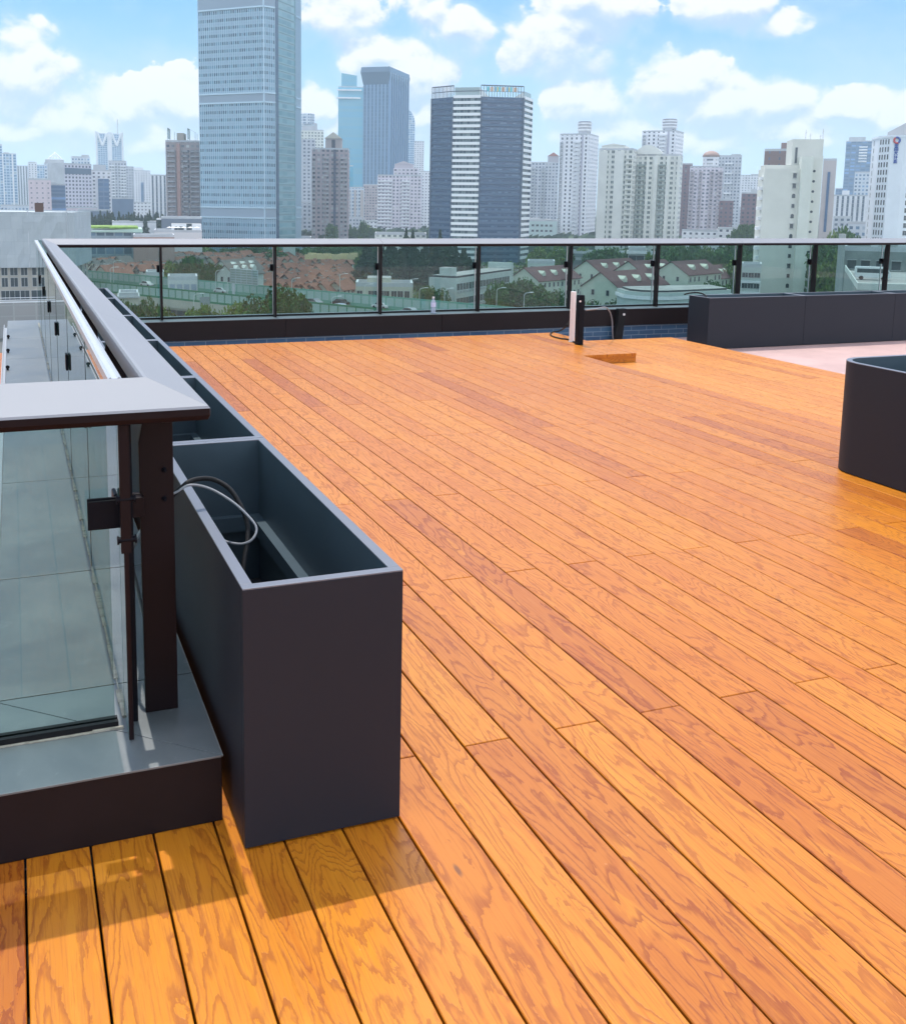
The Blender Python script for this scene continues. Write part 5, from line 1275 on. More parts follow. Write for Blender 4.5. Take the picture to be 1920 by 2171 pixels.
# park conifers left, above the railing
for k in range(36):
    px = 188+k*4.6+rgt.uniform(-2, 2); tree_px(px, rgt.uniform(446, 462), rgt.uniform(600, 690), 8, 'blue-green conifer in the row behind the white terrace building', 'conifers behind the white terrace building', 'c')
# belts of broad trees in the middle distance
def belt(n, x0, x1, y0, y1, d0_, d1_, w, label, group, kinds='bbby'):
    for k in range(n): tree_px(x0+(x1-x0)*(k+rgt.random())/n, rgt.uniform(y0, y1), rgt.uniform(d0_, d1_), w*rgt.uniform(.8, 1.2), label, group, rgt.choice(kinds), 6)
belt(22, 560, 800, 520, 534, 470, 540, 12, 'leafy green tree in the belt behind the red-brown roofs', 'trees behind the tiled roofs')
belt(14, 330, 560, 522, 530, 520, 560, 11, 'leafy tree just below the handrail in front of the tall glass tower', 'trees at the foot of the tall glass tower')
belt(12, 700, 800, 468, 490, 640, 760, 10, 'hazy tree between the gabled tower and the mauve apartments', 'hazy trees between the towers')
belt(26, 1140, 1590, 520, 536, 440, 520, 13, 'leafy tree in the park belt behind the white gabled houses', 'trees behind the white gabled houses')
belt(16, 1395, 1600, 528, 548, 340, 420, 12, 'bright green tree on the lawn slope right of the white houses', 'trees on the slope behind the gabled houses', 'by')
belt(10, 1560, 1640, 478, 492, 560, 650, 12, 'dark tree beside the beige tower above the railing', 'trees beside the beige tower')
belt(12, 1740, 1830, 486, 520, 380, 520, 12, 'tree between the beige tower and the white office', 'trees left of the white office')
belt(10, 1740, 1800, 530, 560, 300, 360, 10, 'tree on the low ground right of the beige tower', 'trees right of the beige tower')
belt(9, 350, 450, 548, 575, 300, 330, 10, 'tree among the tiled houses left of centre', 'trees among the tiled houses')
# near trees in front of the viaduct
for (px, yt, d_, w_, kd) in ((215, 640, 172, 9, 'n'), (300, 640, 168, 9, 'n'), (345, 640, 172, 10, 'm'), (395, 645, 165, 10, 'm'), (440, 632, 172, 11, 'm'), (490, 634, 168, 12, 'm'), (535, 638, 165, 11, 'n'), (575, 616, 180, 13, 'n'), (606, 620, 176, 12, 'n'), (632, 640, 170, 9, 'n'), (520, 628, 178, 12, 'm'), (270, 648, 160, 8, 'n')):
    tree_px(px, yt-2, d_, w_, {'n': 'round green tree crown in front of the viaduct', 'm': 'yellow-green tree crown in front of the viaduct'}[kd], 'trees in front of the viaduct', kd, 4)
for (px, yt, d_, w_) in ((1075, 600, 235, 14), (1098, 594, 240, 14), (1120, 600, 238, 13), (1140, 618, 232, 11), (1160, 622, 230, 10), (1180, 618, 236, 10), (1060, 616, 225, 9), (918, 608, 252, 12), (940, 614, 248, 10), (1500, 606, 262, 13), (1520, 600, 275, 14), (1310, 640, 215, 9), (1280, 642, 212, 9), (1250, 645, 210, 8)):
    tree_px(px, yt, d_, w_, 'dark green tree beside the white gabled houses', 'trees between the houses and the road', 'n', 4)
# hazy far woodland that reads as one mass
rg = random.Random(8); mb = MB()
for k in range(2600):
    px = rg.uniform(-60, 2000); d_ = 700+1300*rg.random()**1.6; q = plan(px, d_); s_ = rg.uniform(3, 7)
    for j in range(5):
        c = Vector((q.x+rg.uniform(-7, 7), q.y+rg.uniform(-7, 7), GZ+rg.uniform(2, 9))); n1 = Vector((rg.gauss(0, .5), -1, rg.gauss(0, .6)+.5)).normalized(); u = n1.orthogonal().normalized()*s_; w = n1.cross(u)*.6
        mb.add([tuple(c-u), tuple(c+w), tuple(c+u), tuple(c-w)], [(0, 1, 2, 3)], 0, None, rg.random())
me = D.meshes.new('woodland'); me.from_pydata(mb.v, [], mb.f); at = me.attributes.new('rnd', 'FLOAT', 'FACE'); at.data.foreach_set('value', mb.rnd); me.materials.append(LEAFD)
tag(inst('far_woodland', me, (0, 0, 0)), 'hazy green belts of trees between the distant towers', 'trees', None, 'stuff')
# undergrowth by the road and houses
rg = random.Random(18); mb = MB()
for k in range(5200):
    px = rg.uniform(150, 1950); d_ = rg.uniform(225, 560); q = plan(px, d_); s_ = rg.uniform(.5, 1.3); c0 = Vector((q.x, q.y, GZ))
    for j in range(4):
        c = c0+Vector((rg.uniform(-1.8, 1.8), rg.uniform(-1.8, 1.8), rg.uniform(.2, 1.8))); n1 = Vector((rg.gauss(0, 1), rg.gauss(0, 1), rg.gauss(0, 1)+.8)).normalized(); u = n1.orthogonal().normalized()*s_; w = n1.cross(u)*.6
        mb.add([tuple(c-u), tuple(c+w), tuple(c+u), tuple(c-w)], [(0, 1, 2, 3)], 0, None, rg.random())
me = D.meshes.new('shrubs'); me.from_pydata(mb.v, [], mb.f); at = me.attributes.new('rnd', 'FLOAT', 'FACE'); at.data.foreach_set('value', mb.rnd); me.materials.append(LEAF)
tag(inst('shrubs', me, (0, 0, 0)), 'low green shrubs scattered over the ground between houses and roads', 'shrubs', None, 'stuff')

# ================================================================== tiled houses behind the viaduct
def tile_roof_mat(name, c0, c1):
    mt = D.materials.new(name); mt.use_nodes = True; n = N(mt.node_tree); p = n.n['Principled BSDF']
    tc = n.new('ShaderNodeTexCoord').outputs['Object']; x, y, z = n.sep(tc)[:3]; oi = n.new('ShaderNodeObjectInfo').outputs['Random']
    w = n.m('SINE', n.mul(x, 11)); a = n.noise(tc, .6, 5, .65)
    c = n.mix(n.ss(a, .3, .7), c0, c1); c = n.mix(n.mul(n.ss(w, .3, 1), .25), c, (.06, .04, .035)); c = n.mix(n.mul(oi, .45), c, tuple(v*.62 for v in c0))
    n.l.new(c, p.inputs['Base Color']); p.inputs['Roughness'].default_value = .85; return mt
TR = tile_roof_mat('red_brown_tiles', (.20, .075, .05), (.28, .12, .08)); TRD = tile_roof_mat('dark_maroon_tiles', (.085, .035, .040), (.12, .05, .052)); TRG = tile_roof_mat('grey_tiles', (.12, .11, .105), (.18, .165, .155))
HW = [fac('cream_house_wall', (.50, .46, .37), (.05, .055, .06), 2.6, 3.0, .40, .45, lit=.2), fac('grey_house_wall', (.34, .31, .28), (.05, .05, .06), 2.4, 3.0, .42, .45, lit=.2), fac('white_house_wall', (.60, .60, .55), (.06, .07, .08), 2.8, 3.0, .36, .42, lit=.2)]
def house_meshes(L, W, H, RH, roof, wall, dormers=0, over=.5):
    mw = MB(); mw.prism([(-L/2, -W/2), (L/2, -W/2), (L/2, W/2), (-L/2, W/2)], 0, H, 0, 0, wall.get('cw') or 3)
    for sx in (-1, 1):
        mw.add([(sx*L/2, -W/2, H), (sx*L/2, W/2, H), (sx*L/2, 0, H+RH*.98)], [(0, 1, 2)])
    mr = MB(); o = over; t_ = .18
    for sy in (-1, 1):
        e0, e1 = (W/2+o)*sy, 0; z0_ = H-RH*o/(W/2)
        vs = [(-L/2-o, e0, z0_), (L/2+o, e0, z0_), (L/2+o, 0, H+RH), (-L/2-o, 0, H+RH)]
        vs += [(a, b, c+t_) for a, b, c in vs]
        mr.add(vs, [(0, 1, 2, 3), (4, 5, 6, 7), (0, 1, 5, 4), (1, 2, 6, 5), (2, 3, 7, 6), (3, 0, 4, 7)])
    return mw.mesh('wall', [wall]), mr.mesh('roof', [roof])
def chim_mesh(): 
    mb = MB(); mb.box(-.4, .4, -.3, .3, 0, 1.5); mb.box(-.5, .5, -.4, .4, 1.5, 1.65); return mb.mesh('chimney', HW[1])
CHM = chim_mesh()
HM = []
for i, (L, W, H, RH) in enumerate(((7.5, 5.2, 4.6, 2.1), (6, 5, 4.4, 1.9), (9.5, 5.4, 5, 2.1), (7, 5.8, 5.2, 2.4), (5.5, 4.8, 5.8, 1.8))):
    for ro in (TR, TRG): HM.append((house_meshes(L, W, H, RH, ro, HW[(i) % 3]), L, W, H+RH, ro))
rgh = random.Random(21)
def small_house(x, y, rz, k, label, group, zb=0.0):
    (mw, mr), L, W, Ht, ro = HM[k]
    t = empty('tiled_house', (x, y, GZ+zb), label, 'house', group, rz); inst('wall', mw, (0, 0, 0), t); r_ = inst('roof', mr, (0, 0, 0), t)
    inst('chimney', CHM, (L*.25, W*.12, Ht-1.2), r_); return t
def ground_y(py, px, z): return atz(px, py, z)
for row in range(13):
    yy = 541+row*4.0+row*row*.12; n_ = int(34-row*1.7)
    x0, x1 = ((200, 735) if row < 6 else (215, 735) if row < 8 else (300, 732) if row < 10 else (560, 730))
    for k in range(n_):
        px = x0+(x1-x0)*(k+.5+rgh.uniform(-.3, .3))/n_
        if yy > 566 and 255 < px < 430: continue
        if 340 < px < 440 and 552 < yy and row > 3: continue
        if 445 < px < 545 and row > 3: continue
        p = atz(px, yy, GZ+6.5); red = px > 540 or rgh.random() < .5
        k_ = rgh.randrange(5)*2+(0 if red else 1)
        small_house(p.x, p.y, R(rgh.choice([35, 35, 35, 125, 25, 45])+rgh.uniform(-6, 6)), k_, 'small house with a %s tiled gable roof, %s behind the viaduct' % ('red-brown' if red else 'grey', 'in the front rows' if row > 7 else 'in the middle rows' if row > 3 else 'in the back rows'), 'tiled houses behind the viaduct', rgh.uniform(-.5, 1.2))
# yellow sheet strips along the back edge of the quarter
mb = MB()
for k in range(16):
    px = 655+k*6.3; p = atz(px, 546+rgh.uniform(-2, 3), GZ+9); mb.box(p.x-1.8, p.x+1.8, p.y-.3, p.y+.3, p.z-.2, p.z+1.0+rgh.random())
mbs = mb; tag(mb.build('hoarding', pmat('cream_yellow_sheet', (.66, .55, .30), .7)), 'zigzag strip of cream-yellow hoarding behind the red-brown roofs', 'hoarding')

# church with a round window, dark block beside it
fp, C = flat(185, 262, 500, 14); t = thing_at('brick_church', fp, 'pinkish brick church with a round rose window behind the glass', 'church'); BRK = pmat('pink_brick', (.30, .19, .17), .85, var=.12, vscale=.3)
pz('wall', fp, GZ, z_at(185, 524, C), BRK, t); pz('tower', sub_fp(fp, .32, .62, -.1, .6), GZ, z_at(185, 517, C), BRK, t)
f2 = sub_fp(fp, .32, .62, -.1, .6); q = lerp2(f2[0], f2[1], .5); v = Vector((f2[1][0]-f2[0][0], f2[1][1]-f2[0][1], 0)).normalized(); nn = Vector((v.y, -v.x, 0)); zc_ = z_at(185, 536, C)
mb = MB(); pts = [Vector((*q, zc_))+v*(2.2*math.cos(R(a)))+Vector((0, 0, 2.6*math.sin(R(a))))+nn*.1 for a in range(0, 361, 24)]; mb.tube(pts, .32, 6, cap=False); w_ = lbuild(mb, 'rose_window', WHITEP, t)
mb = MB(); mb.add([tuple(p+nn*.03) for p in pts[:-1]], [tuple(range(len(pts)-1))]); o = mb.build('pane', WINP, w_); o.location = (0, 0, 0)
put_windows(t, fp, 0, (.06, .14, .22, .70, .80, .90), (z_at(185, 552, C),), .9, 3.4, 'arch')
t, z, fp, C = simple(262, 330, 514, 520, M['purple'], 'dark brown block beside the brick church under the handrail', name='low_building', cat='building', dep=20)
t, z, fp, C = simple(600, 626, 521, 500, pmat('pale_green_render', (.50, .56, .52), .8), 'small pale block among trees below the tall glass tower', name='low_building', cat='building', dep=12)
# larger white houses among the tiled quarter
def big_house(pc, dlt, yridge, d, L, W, H, RH, rz, roof, label, group=None, nwin=6, floors=3, dorm=3, wallm=None, z0=0.0):
    q = plan(pc, d); A_ = math.atan2(q.x, q.y)+R(dlt); u_ = Vector((math.sin(A_), math.cos(A_), 0)); y_ = Vector((-u_.y, u_.x, 0)); rz = math.atan2(u_.y, u_.x)
    z0 = z_at(pc, yridge, q)-(GZ+H+RH); q = q+u_*L/2+y_*W/2; t = empty('gabled_house', (q.x, q.y, GZ+min(z0, 6)), label, 'house', group, rz)
    wallm = wallm or pmat('cream_house_render', (.56, .60, .50), .85, var=.06, vscale=.25)
    mw, mr = house_meshes(L, W, H, RH, roof, wallm, over=.45)
    inst('wall', mw, (0, 0, 0), t); ro = inst('roof', mr, (0, 0, 0), t)
    for k in range(dorm):                        # dormers on both slopes
        x_ = -L/2+L*(k+.8)/(dorm+.6)
        for sy in (-1,):
            mb = MB(); yb, yf = sy*W*.10, sy*W*.36; zf = H+RH*(1-.36*2)-.1; zt_ = H+RH*.72
            mb.add([(x_-.8, yf, zf), (x_+.8, yf, zf), (x_+.8, yf, zf+1.1), (x_, yf, zf+1.9), (x_-.8, yf, zf+1.1), (x_, yb, zf+1.9), (x_-.8, yb*1.6, zf+1.1), (x_+.8, yb*1.6, zf+1.1)],
                   [(0, 1, 2, 3, 4), (0, 4, 6), (1, 7, 2), (2, 7, 5, 3), (4, 3, 5, 6)])
            mb.build('dormer', wallm, ro)
    me = win_mesh(1.0, 1.5)
    rgz = random.Random(int(pc))
    for f in range(floors):
        zz = H-2.2-f*3.0
        if zz < .6: break
        for k in range(nwin):
            if rgz.random() < .12: continue
            inst('window', me, (-L/2+L*(k+.5)/nwin, -W/2-.04, zz), t)
        for k in range(2): inst('window', me, (-L/2-.04, W*(.2-.4*k), zz), t, R(-90))
    return t
big_house(489, 38, 553, 330, 17, 8.5, 9, 3.2, 0, TRG, 'large white house with a grey roof rising from the tiled quarter', nwin=5, wallm=pmat('white_house_render', (.58, .60, .56), .85, var=.06, vscale=.25))
big_house(494, 42, 563, 296, 13, 6.5, 8, 2.6, 0, TRG, 'second white house with a grey roof, right beside the larger one', nwin=5, wallm=pmat('white_house_render', (.58, .60, .56), .85, var=.06, vscale=.25))
t, z, fp, C = simple(306, 344, 584, 286, HW[2], 'small flat-roofed white block behind the viaduct', name='low_building', cat='building', dep=9)
t, z, fp, C = simple(352, 416, 594, 268, pmat('white_shed_wall', (.60, .62, .60), .8), 'long white shed with four doors behind the viaduct', name='shed', cat='building', dep=9)
for k in range(4): mb = MB(); a, b = lerp2(fp[0], fp[1], .06+.24*k), lerp2(fp[0], fp[1], .24+.24*k); v = Vector((b[0]-a[0], b[1]-a[1], 0)).normalized(); nn = Vector((v.y, -v.x, 0))*.08; mb.prism([(a[0]+nn.x, a[1]+nn.y), (b[0]+nn.x, b[1]+nn.y), b, a], GZ+.1, z-1.0, 0, 0); lbuild(mb, 'door', pmat('pale_blue_door', (.34, .40, .48), .6), t)
t, z, fp, C = simple(246, 288, 632, 205, pmat('cream_hut_wall', (.55, .53, .45), .85), 'small cream hut between the left planters and the viaduct', name='hut', cat='building', dep=7)
put_windows(t, fp, 0, (.3, .75), (z-3.2,), 1.5, 1.9)
mb = MB(); mb.prism(inset(fp, -.4), z+.02, z+.4, 0, 0); lbuild(mb, 'roof_slab', GREYP, t)

# white terrace building with umbrellas, green roof building, above the railing on the left
t, z, fp, C = simple(325, 427, 492, 505, pmat('bright_white_render', (.70, .69, .68), .8), 'low bright white terrace building left of the tall glass tower', name='terrace_building', cat='building', dep=26)
pz('upper_storey', sub_fp(fp, .36, 1.0, .4, 1), z+.01, z_at(325, 475, C), WHITEP, t); bands('dark_opening', sub_fp(fp, .36, 1.0, .4, 1), z+.6, z+2.6, 50, 2.0, .1, WINP, t, (.1, .42)); bands('dark_opening', sub_fp(fp, .36, 1.0, .4, 1), z+.6, z+4.2, 50, 3.4, .12, WINP, t, (.5, .68))
bands('window_band', fp, z-4.2, z-2, 50, 1.9, .1, WINP, t, (.0, .3))
um = MB(); um.tube([(0, 0, 0), (0, 0, 2.4)], .05, 6); pole = um.mesh('pole', GREYP); um = MB(); n8 = 8; um.add([(1.6*math.cos(R(45*i)), 1.6*math.sin(R(45*i)), 2.1) for i in range(8)]+[(0, 0, 2.75)], [(i, (i+1) % 8, 8) for i in range(8)]); cano = um.mesh('canopy', pmat('umbrella_canvas', (.68, .66, .64), .8))
for k, u in enumerate((.32, .42, .50, .62, .76, .90)):
    p = lerp2(lerp2(fp[0], fp[1], u), lerp2(fp[3], fp[2], u), .18); e_ = empty('parasol', (p[0], p[1], z), 'small pale parasol on the roof of the white terrace building', 'parasol', 'parasols on the white terrace'); inst('pole', pole, (0, 0, 0), e_); inst('canopy', cano, (0, 0, 0), e_)
simple(341, 427, 463, 575, pmat('slate_box', (.15, .18, .23), .6), 'long dark slate box above the white terrace building', [(-.12, .0, .1, .9, 466, WHITEP)], 'low_building', 'building', dep=20)
t, z, fp, C = simple(182, 297, 492, 470, fac('glass_low_wall', (.25, .32, .36), (.06, .10, .14), 4, 4, .85, .7, lit=0), 'low glass building with a planted green roof behind the far corner', name='low_building', cat='building', dep=26)
mb = MB(); q = inset(fp, -.8); mb.prism(q, z+.02, [z+.6, z+1.6, z+1.6, z+.6], 0, 0); lbuild(mb, 'roof_edge', pmat('pale_green_edge', (.40, .55, .46), .6), t)
mb = MB(); q = inset(fp, 1.2); mb.prism(q, z+1.7, z+2.5, 0, 0); lbuild(mb, 'green_roof', pmat('roof_planting', (.20, .32, .05), .9, var=.5, vscale=.3), t)
simple(236, 330, 472, 610, WHITEP, 'cluster of low white rooftops behind the green-roofed building', [(.0, .2, .1, .5, 468, None), (.4, .6, .2, .6, 469, None), (.8, .95, .1, .5, 470, None)], 'low_building', 'building', dep=18)
simple(280, 368, 502, 455, pmat('terracotta_cladding', (.42, .28, .24), .8), 'low terracotta-coloured roof just above the handrail on the left', name='low_building', cat='building', dep=14)
simple(590, 660, 505, 640, M['white'], 'low white block below the gabled tower', name='low_building', cat='building', dep=20)
simple(795, 905, 497, 600, M['cream'], 'long low beige block under the pale mauve apartments', name='low_building', cat='building', dep=22)
t, z, fp, C = simple(1118, 1182, 468, 780, pmat('mint_render', (.50, .62, .60), .8), 'mint green low buildings between the dark tower and the white tower', [(.1, .4, .1, .9, 462, None), (.6, .8, .1, .9, 464, None)], 'low_building', 'building', dep=22)
put_windows(t, fp, 0, (.2, .35, .5, .65, .8), (z-4, z-8), 2, 1.6)
simple(1448, 1524, 490, 640, M['white'], 'white low-rise row with a dark red roof between the cream and beige towers', name='low_building', cat='building', dep=16, roof=TRD)
simple(1524, 1580, 486, 600, M['white'], 'white low-rise block with long balconies beside the dark trees', name='low_building', cat='building', dep=14)
for k, (xl, xr, yt, d_, m_) in enumerate(((740, 768, 462, 900, 'grey'), (768, 800, 470, 820, 'white'), (1768, 1806, 462, 700, 'grey'), (1800, 1842, 474, 620, 'pale'), (0, 60, 436, 1000, 'pale'), (188, 236, 440, 1300, 'grey'), (236, 330, 434, 1400, 'pale'), (1560, 1612, 440, 1100, 'grey'))):
    simple(xl, xr, yt, d_, M[m_], ['grey roof block in the gap right of the gabled tower', 'pale low block left of the mauve apartments', 'grey low block just right of the beige tower', 'pale low block beside the white office', 'low pale rooftops at the left edge above the wrapped building', 'distant grey block behind the park conifers', 'distant pale low block behind the park conifers', 'distant grey low block between the brick blocks'][k], name='low_building', cat='building', dep=25)

# white long school-like building with dark roof ---------------------------------------------
MW = pmat('dusty_white_render', (.52, .56, .53), .85, var=.08, vscale=.2)
fp, C = footprint(912, 968, 1092, 262, 25, None)
a_, b_, c_, d_ = fp
t = thing_at('long_building', fp, 'long white three-storey building with a dark flat roof right of the conifers', 'building'); Z = lambda y: z_at(968, y, C)
zt = Z(590); pz('wall', fp, GZ, zt, MW, t); pz('dark_roof', inset(fp, .8), zt+.01, zt+.5, pmat('dark_roof_felt', (.055, .06, .065), .9), t)
pz('stair_head', sub_fp(fp, .35, .8, .02, .10), zt+.51, zt+2.6, MW, t); mb = MB(); q = [fp[3], fp[2], lerp2(fp[2], fp[1], .03), lerp2(fp[3], fp[0], .03)]; mb.prism(q, zt+.02, zt+2.2, 0, 0); lbuild(mb, 'parapet', MW, t)
put_windows(t, fp, 1, [(.05+.0475*k) for k in range(19)], (zt-3.2, zt-7.0), 1.5, 1.7, 'ac'); put_windows(t, fp, 0, (.25,), (zt-6.5,), 1.4, 1.6)
# cream low building beyond the road
t, z, fp, C = simple(755, 878, 607, 262, pmat('cream_office_render', (.55, .54, .45), .85, var=.06, vscale=.2), 'cream two-storey building with a broken roofline behind the far road barrier', name='low_building', cat='building', dep=10)
pz('upper_room', sub_fp(fp, .2, .62, .1, .9), z+.01, z+2.2, pmat('cream_office_render', (.55, .54, .45), .85), t); put_windows(t, fp, 0, (.07, .27, .34, .47, .54, .67, .78, .90), (z-3.2,), 1.5, 2.2)
# white houses with maroon roofs -------------------------------------------------------------
lab = ['white house with a maroon roof, nearest the dark trees right of the long white building', 'white house with a maroon roof at the back, behind the front pair', 'largest white house with a maroon roof, nearest the camera',
       'white house with a maroon roof, right of the thick railing post', 'short white house with a maroon roof at the right end of the group', 'white house with a maroon roof half hidden behind the largest one']
for i, (x_, yr, d_, L, W, H, dl_) in enumerate(((1147, 570, 315, 24, 11, 10.5, 34), (1279, 554, 345, 26, 11.5, 11, 34), (1320, 580, 262, 24, 11, 11.5, 32), (1467, 557, 322, 20, 12, 11, 30), (1537, 566, 350, 14, 11, 10, 24), (1372, 556, 330, 20, 12, 11, 34))):
    big_house(x_, dl_, yr, d_, L, W, H, 3.7, 0, TRD, lab[i], 'white gabled houses with maroon roofs', nwin=int(L/2.4), floors=3, dorm=max(1, int(L/7)))
# round-cornered low building and hall in front of them
MINT = pmat('pale_mint_render', (.50, .57, .54), .8, var=.05, vscale=.3)
q0 = plan(1462, 206); P8 = [(q0.x+x, q0.y+y) for x, y in [(-11, 4), (-10.2, .8), (-8, -1.2), (-5, -2), (12, 1.4), (14, 10), (-9, 10)]]
t = thing_at('low_building', P8, 'low mint-white building with a rounded corner just beyond the far railing', 'building'); zt = z_at(1440, 617, q0)
pz('wall', P8, GZ, zt, MINT, t); pz('dark_roof', inset(P8, .7), zt+.01, zt+.35, pmat('dark_roof_felt', (.055, .06, .065), .9), t); pz('roof_edge', inset(P8, -.25), zt-1.4, zt-.7, WHITEP, t)
put_windows(t, P8, 3, [(.08+.115*k) for k in range(8)], (zt-4.4,), 1.6, 2.0)
t, z, fp, C = simple(1062+60, 1180, 558, 400, MINT, 'flat white annex behind the first maroon-roofed house', name='low_building', cat='building', dep=12); bands('window_band', fp, z-2.2, z-1.1, 50, 1.0, .08, WINP, t, (.1, .9))
t, z, fp, C = simple(1336, 1372, 530, 372, pmat('cool_white_panels', (.56, .60, .60), .7), 'white square stair tower with a big window above the maroon roofs', name='stair_tower', cat='building', dep=9); put_windows(t, fp, 0, (.5,), (z-6,), 5.5, 4.2); pz('top_slab', inset(fp, -.8), z-1.2, z-.3, WHITEP, t)
t, z, fp, C = simple(1180, 1400, 536, 470, pmat('slate_low_wall', (.20, .24, .25), .7), 'long dark low building beyond the maroon-roofed houses', name='low_building', cat='building', dep=16); bands('lighter_band', fp, z-3, z-1.6, 50, 1.2, .1, GREYP, t)
t, z, fp, C = simple(1580, 1622, 566, 310, MW, 'white block with stacked balconies left of the beige tower', name='apartment_building', cat='building', dep=10); bands('balcony_stack', fp, GZ+2, z-2, 3.1, .5, .9, WHITEP, t, (.0, 1)); put_windows(t, fp, 0, (.2, .5, .8), (z-3, z-6.1, z-9.2, z-12.3), 1.8, 1.5)
# grey industrial building, roof with a bus, at the right
GI = pmat('grey_green_cement', (.24, .27, .26), .85, var=.14, vscale=.3)
t, z, fp, C = simple(1795, 1960, 531, 265, GI, 'grey cement factory block behind the parked van on the right', [(.05, .35, .1, .6, 518, GI), (.45, .7, .1, .6, 513, pmat('pale_cement', (.36, .39, .38), .85))], 'factory_building', 'building', dep=14)
put_windows(t, fp, 0, (.12, .3, .5, .7, .9), (z-4.2, z-8.6), 1.9, 2.0, 'hood'); mb = MB(); q = plan(1790, 262); mb.tube([(q.x, q.y, GZ), (q.x, q.y, z+4)], .8, 10); lbuild(mb, 'chimney_pipe', pmat('pale_cement', (.36, .39, .38), .85), t)
P9 = [on(1830, 150), on(1960, 152), on(1960, 196), on(1800, 196)]
t = thing_at('parking_deck', P9, 'grey raised parking deck with a curved pale kerb under the parked van', 'building'); zp_ = z_at(1860, 600, plan(1860, 165)); pz('wall', P9, GZ, zp_, GI, t)
mb = MB(); q = P9
for i in (0, 3): j = (i+1) % 4; a, b = q[i], q[j]; w = inset(q, .5); mb.prism([a, b, w[j], w[i]], zp_+.01, zp_+.9, 0, 0)
lbuild(mb, 'kerb', MW, t)

# ================================================================== vehicles
def veh(name, loc, rz, L, W, H, col, label, cat, kind='car', group=None):
    t = empty(name, loc, label, cat, group, rz); pm = pmat('paint_'+col[0], col[1], .25, spec=.6, coat=.5)
    mb = MB()
    if kind == 'car':
        pr = [(-L/2, .32), (-L/2+.02, .72), (-L/2+.35, .86), (-L/2+.9, .92), (-L/2+1.25, 1.36), (-.1, H), (L*.16, H-.04), (L*.30, .95), (L/2-.25, .80), (L/2, .60), (L/2, .32)]
        gl = [(-L/2+1.02, .94), (-L/2+1.30, 1.33), (-.1, H-.06), (L*.15, H-.1), (L*.27, .97)]
    else:
        pr = [(-L/2, .35), (-L/2, H-.15), (-L/2+.15, H), (L/2-.5, H), (L/2-.12, H*.62), (L/2, H*.5), (L/2, .35)]
        gl = [(-L/2+.3, H*.55), (-L/2+.3, H*.86), (L/2-.62, H*.86), (L/2-.22, H*.55)]
    mb.extr([(p, z) for p, z in pr], 'x', 0, 1); mb.v = [(p[1], (p[0]-.5)*W, p[2]) for p in mb.v]; mb.build('body', pm, t, bevel=.05)
    g = MB(); g.extr(gl, 'x', 0, 1); g.v = [(p[1], (p[0]-.5)*(W+.03), p[2]) for p in g.v]; g.build('windows', WINP, t)
    wm = WCACHE.get('wheel')
    if not wm:
        w_ = MB(); w_.tube([(0, -.11, 0), (0, .11, 0)], .32, 14); WCACHE['wheel'] = wm = w_.mesh('wheel', RUBBER)
    for sx in (-.31, .31):
        for sy in (-1, 1): inst('wheel', wm, (L*sx, sy*(W/2-.1), .32), t)
    return t
# viaduct: two green-glazed barriers with a wide road between -------------------------------------
ZB = GZ+12.5                                     # top of the noise barriers
n1, n2 = atz(201, 595, ZB), atz(575, 631, ZB); vd = (n2-n1); vd.z = 0; vd.normalize(); vn = Vector((-vd.y, vd.x, 0))
Lf = 210; A0 = n1-vd*60; Wd = 21.0; ZR = ZB-2.9
def vp(s, w): p = A0+vd*s+vn*w; return (p.x, p.y)
mid = (A0+vd*90)
VIA = empty('viaduct', (mid.x, mid.y, GZ), 'elevated road with green-framed noise barriers crossing behind the trees', 'viaduct')
ASPH = pmat('viaduct_asphalt', (.13, .14, .145), .85, var=.12, vscale=.1); GIRD = pmat('concrete_girder', (.50, .47, .40), .85, var=.08, vscale=.2)
def strip(mb, s0, s1, w0, w1, z0, z1, mi=0): mb.prism([vp(s0, w0), vp(s1, w0), vp(s1, w1), vp(s0, w1)], z0, z1, mi, mi)
mb = MB(); strip(mb, 0, 330, -.3, Wd+.3, ZR-.5, ZR); lbuild(mb, 'road_deck', ASPH, VIA)
mb = MB(); strip(mb, 0, 330, -.5, -.31, ZR-1.6, ZR+.3); strip(mb, 0, 330, .4, Wd-.4, ZR-2.2, ZR-.51); lbuild(mb, 'girder', GIRD, VIA)
mb = MB()
for s in range(0, 330, 9):
    for w in (7, 14): strip(mb, s, s+4, w-.08, w+.08, ZR+.005, ZR+.012)
strip(mb, 0, 330, Wd/2-.25, Wd/2-.05, ZR+.005, ZR+.012); strip(mb, 0, 330, Wd/2+.05, Wd/2+.25, ZR+.005, ZR+.012)
lbuild(mb, 'lane_markings', WHITEP, VIA)
GRN = pmat('green_barrier_paint', (.03, .22, .11), .5); PAN_G = pmat('barrier_panel', (.36, .50, .46), .3); GRN2 = pmat('pale_green_barrier_paint', (.14, .36, .27), .5)
for (w, mt, s0, s1) in ((-.15, GRN, 0, 200), (Wd+.1, GRN2, 0, 330)):
    mb = MB(); strip(mb, s0, s1, w-.06, w+.06, ZB-.35, ZB); strip(mb, s0, s1, w-.06, w+.06, ZR+.02, ZR+.75)
    s = s0
    while s < s1: strip(mb, s, s+.22, w-.1, w+.1, ZR+.75, ZB-.35); s += 2.4
    lbuild(mb, 'barrier_frame', mt, VIA)
    mb = MB(); strip(mb, s0, s1, w-.02, w+.02, ZR+.751, ZB-.351); lbuild(mb, 'barrier_panels', PAN_G, VIA)
for s in range(8, 330, 24):
    for w in (5, 16):
        mb = MB(); p = vp(s, w); mb.tube([(*p, GZ), (*p, ZR-2.2)], .8, 10); lbuild(mb, 'pier', GIRD, VIA)
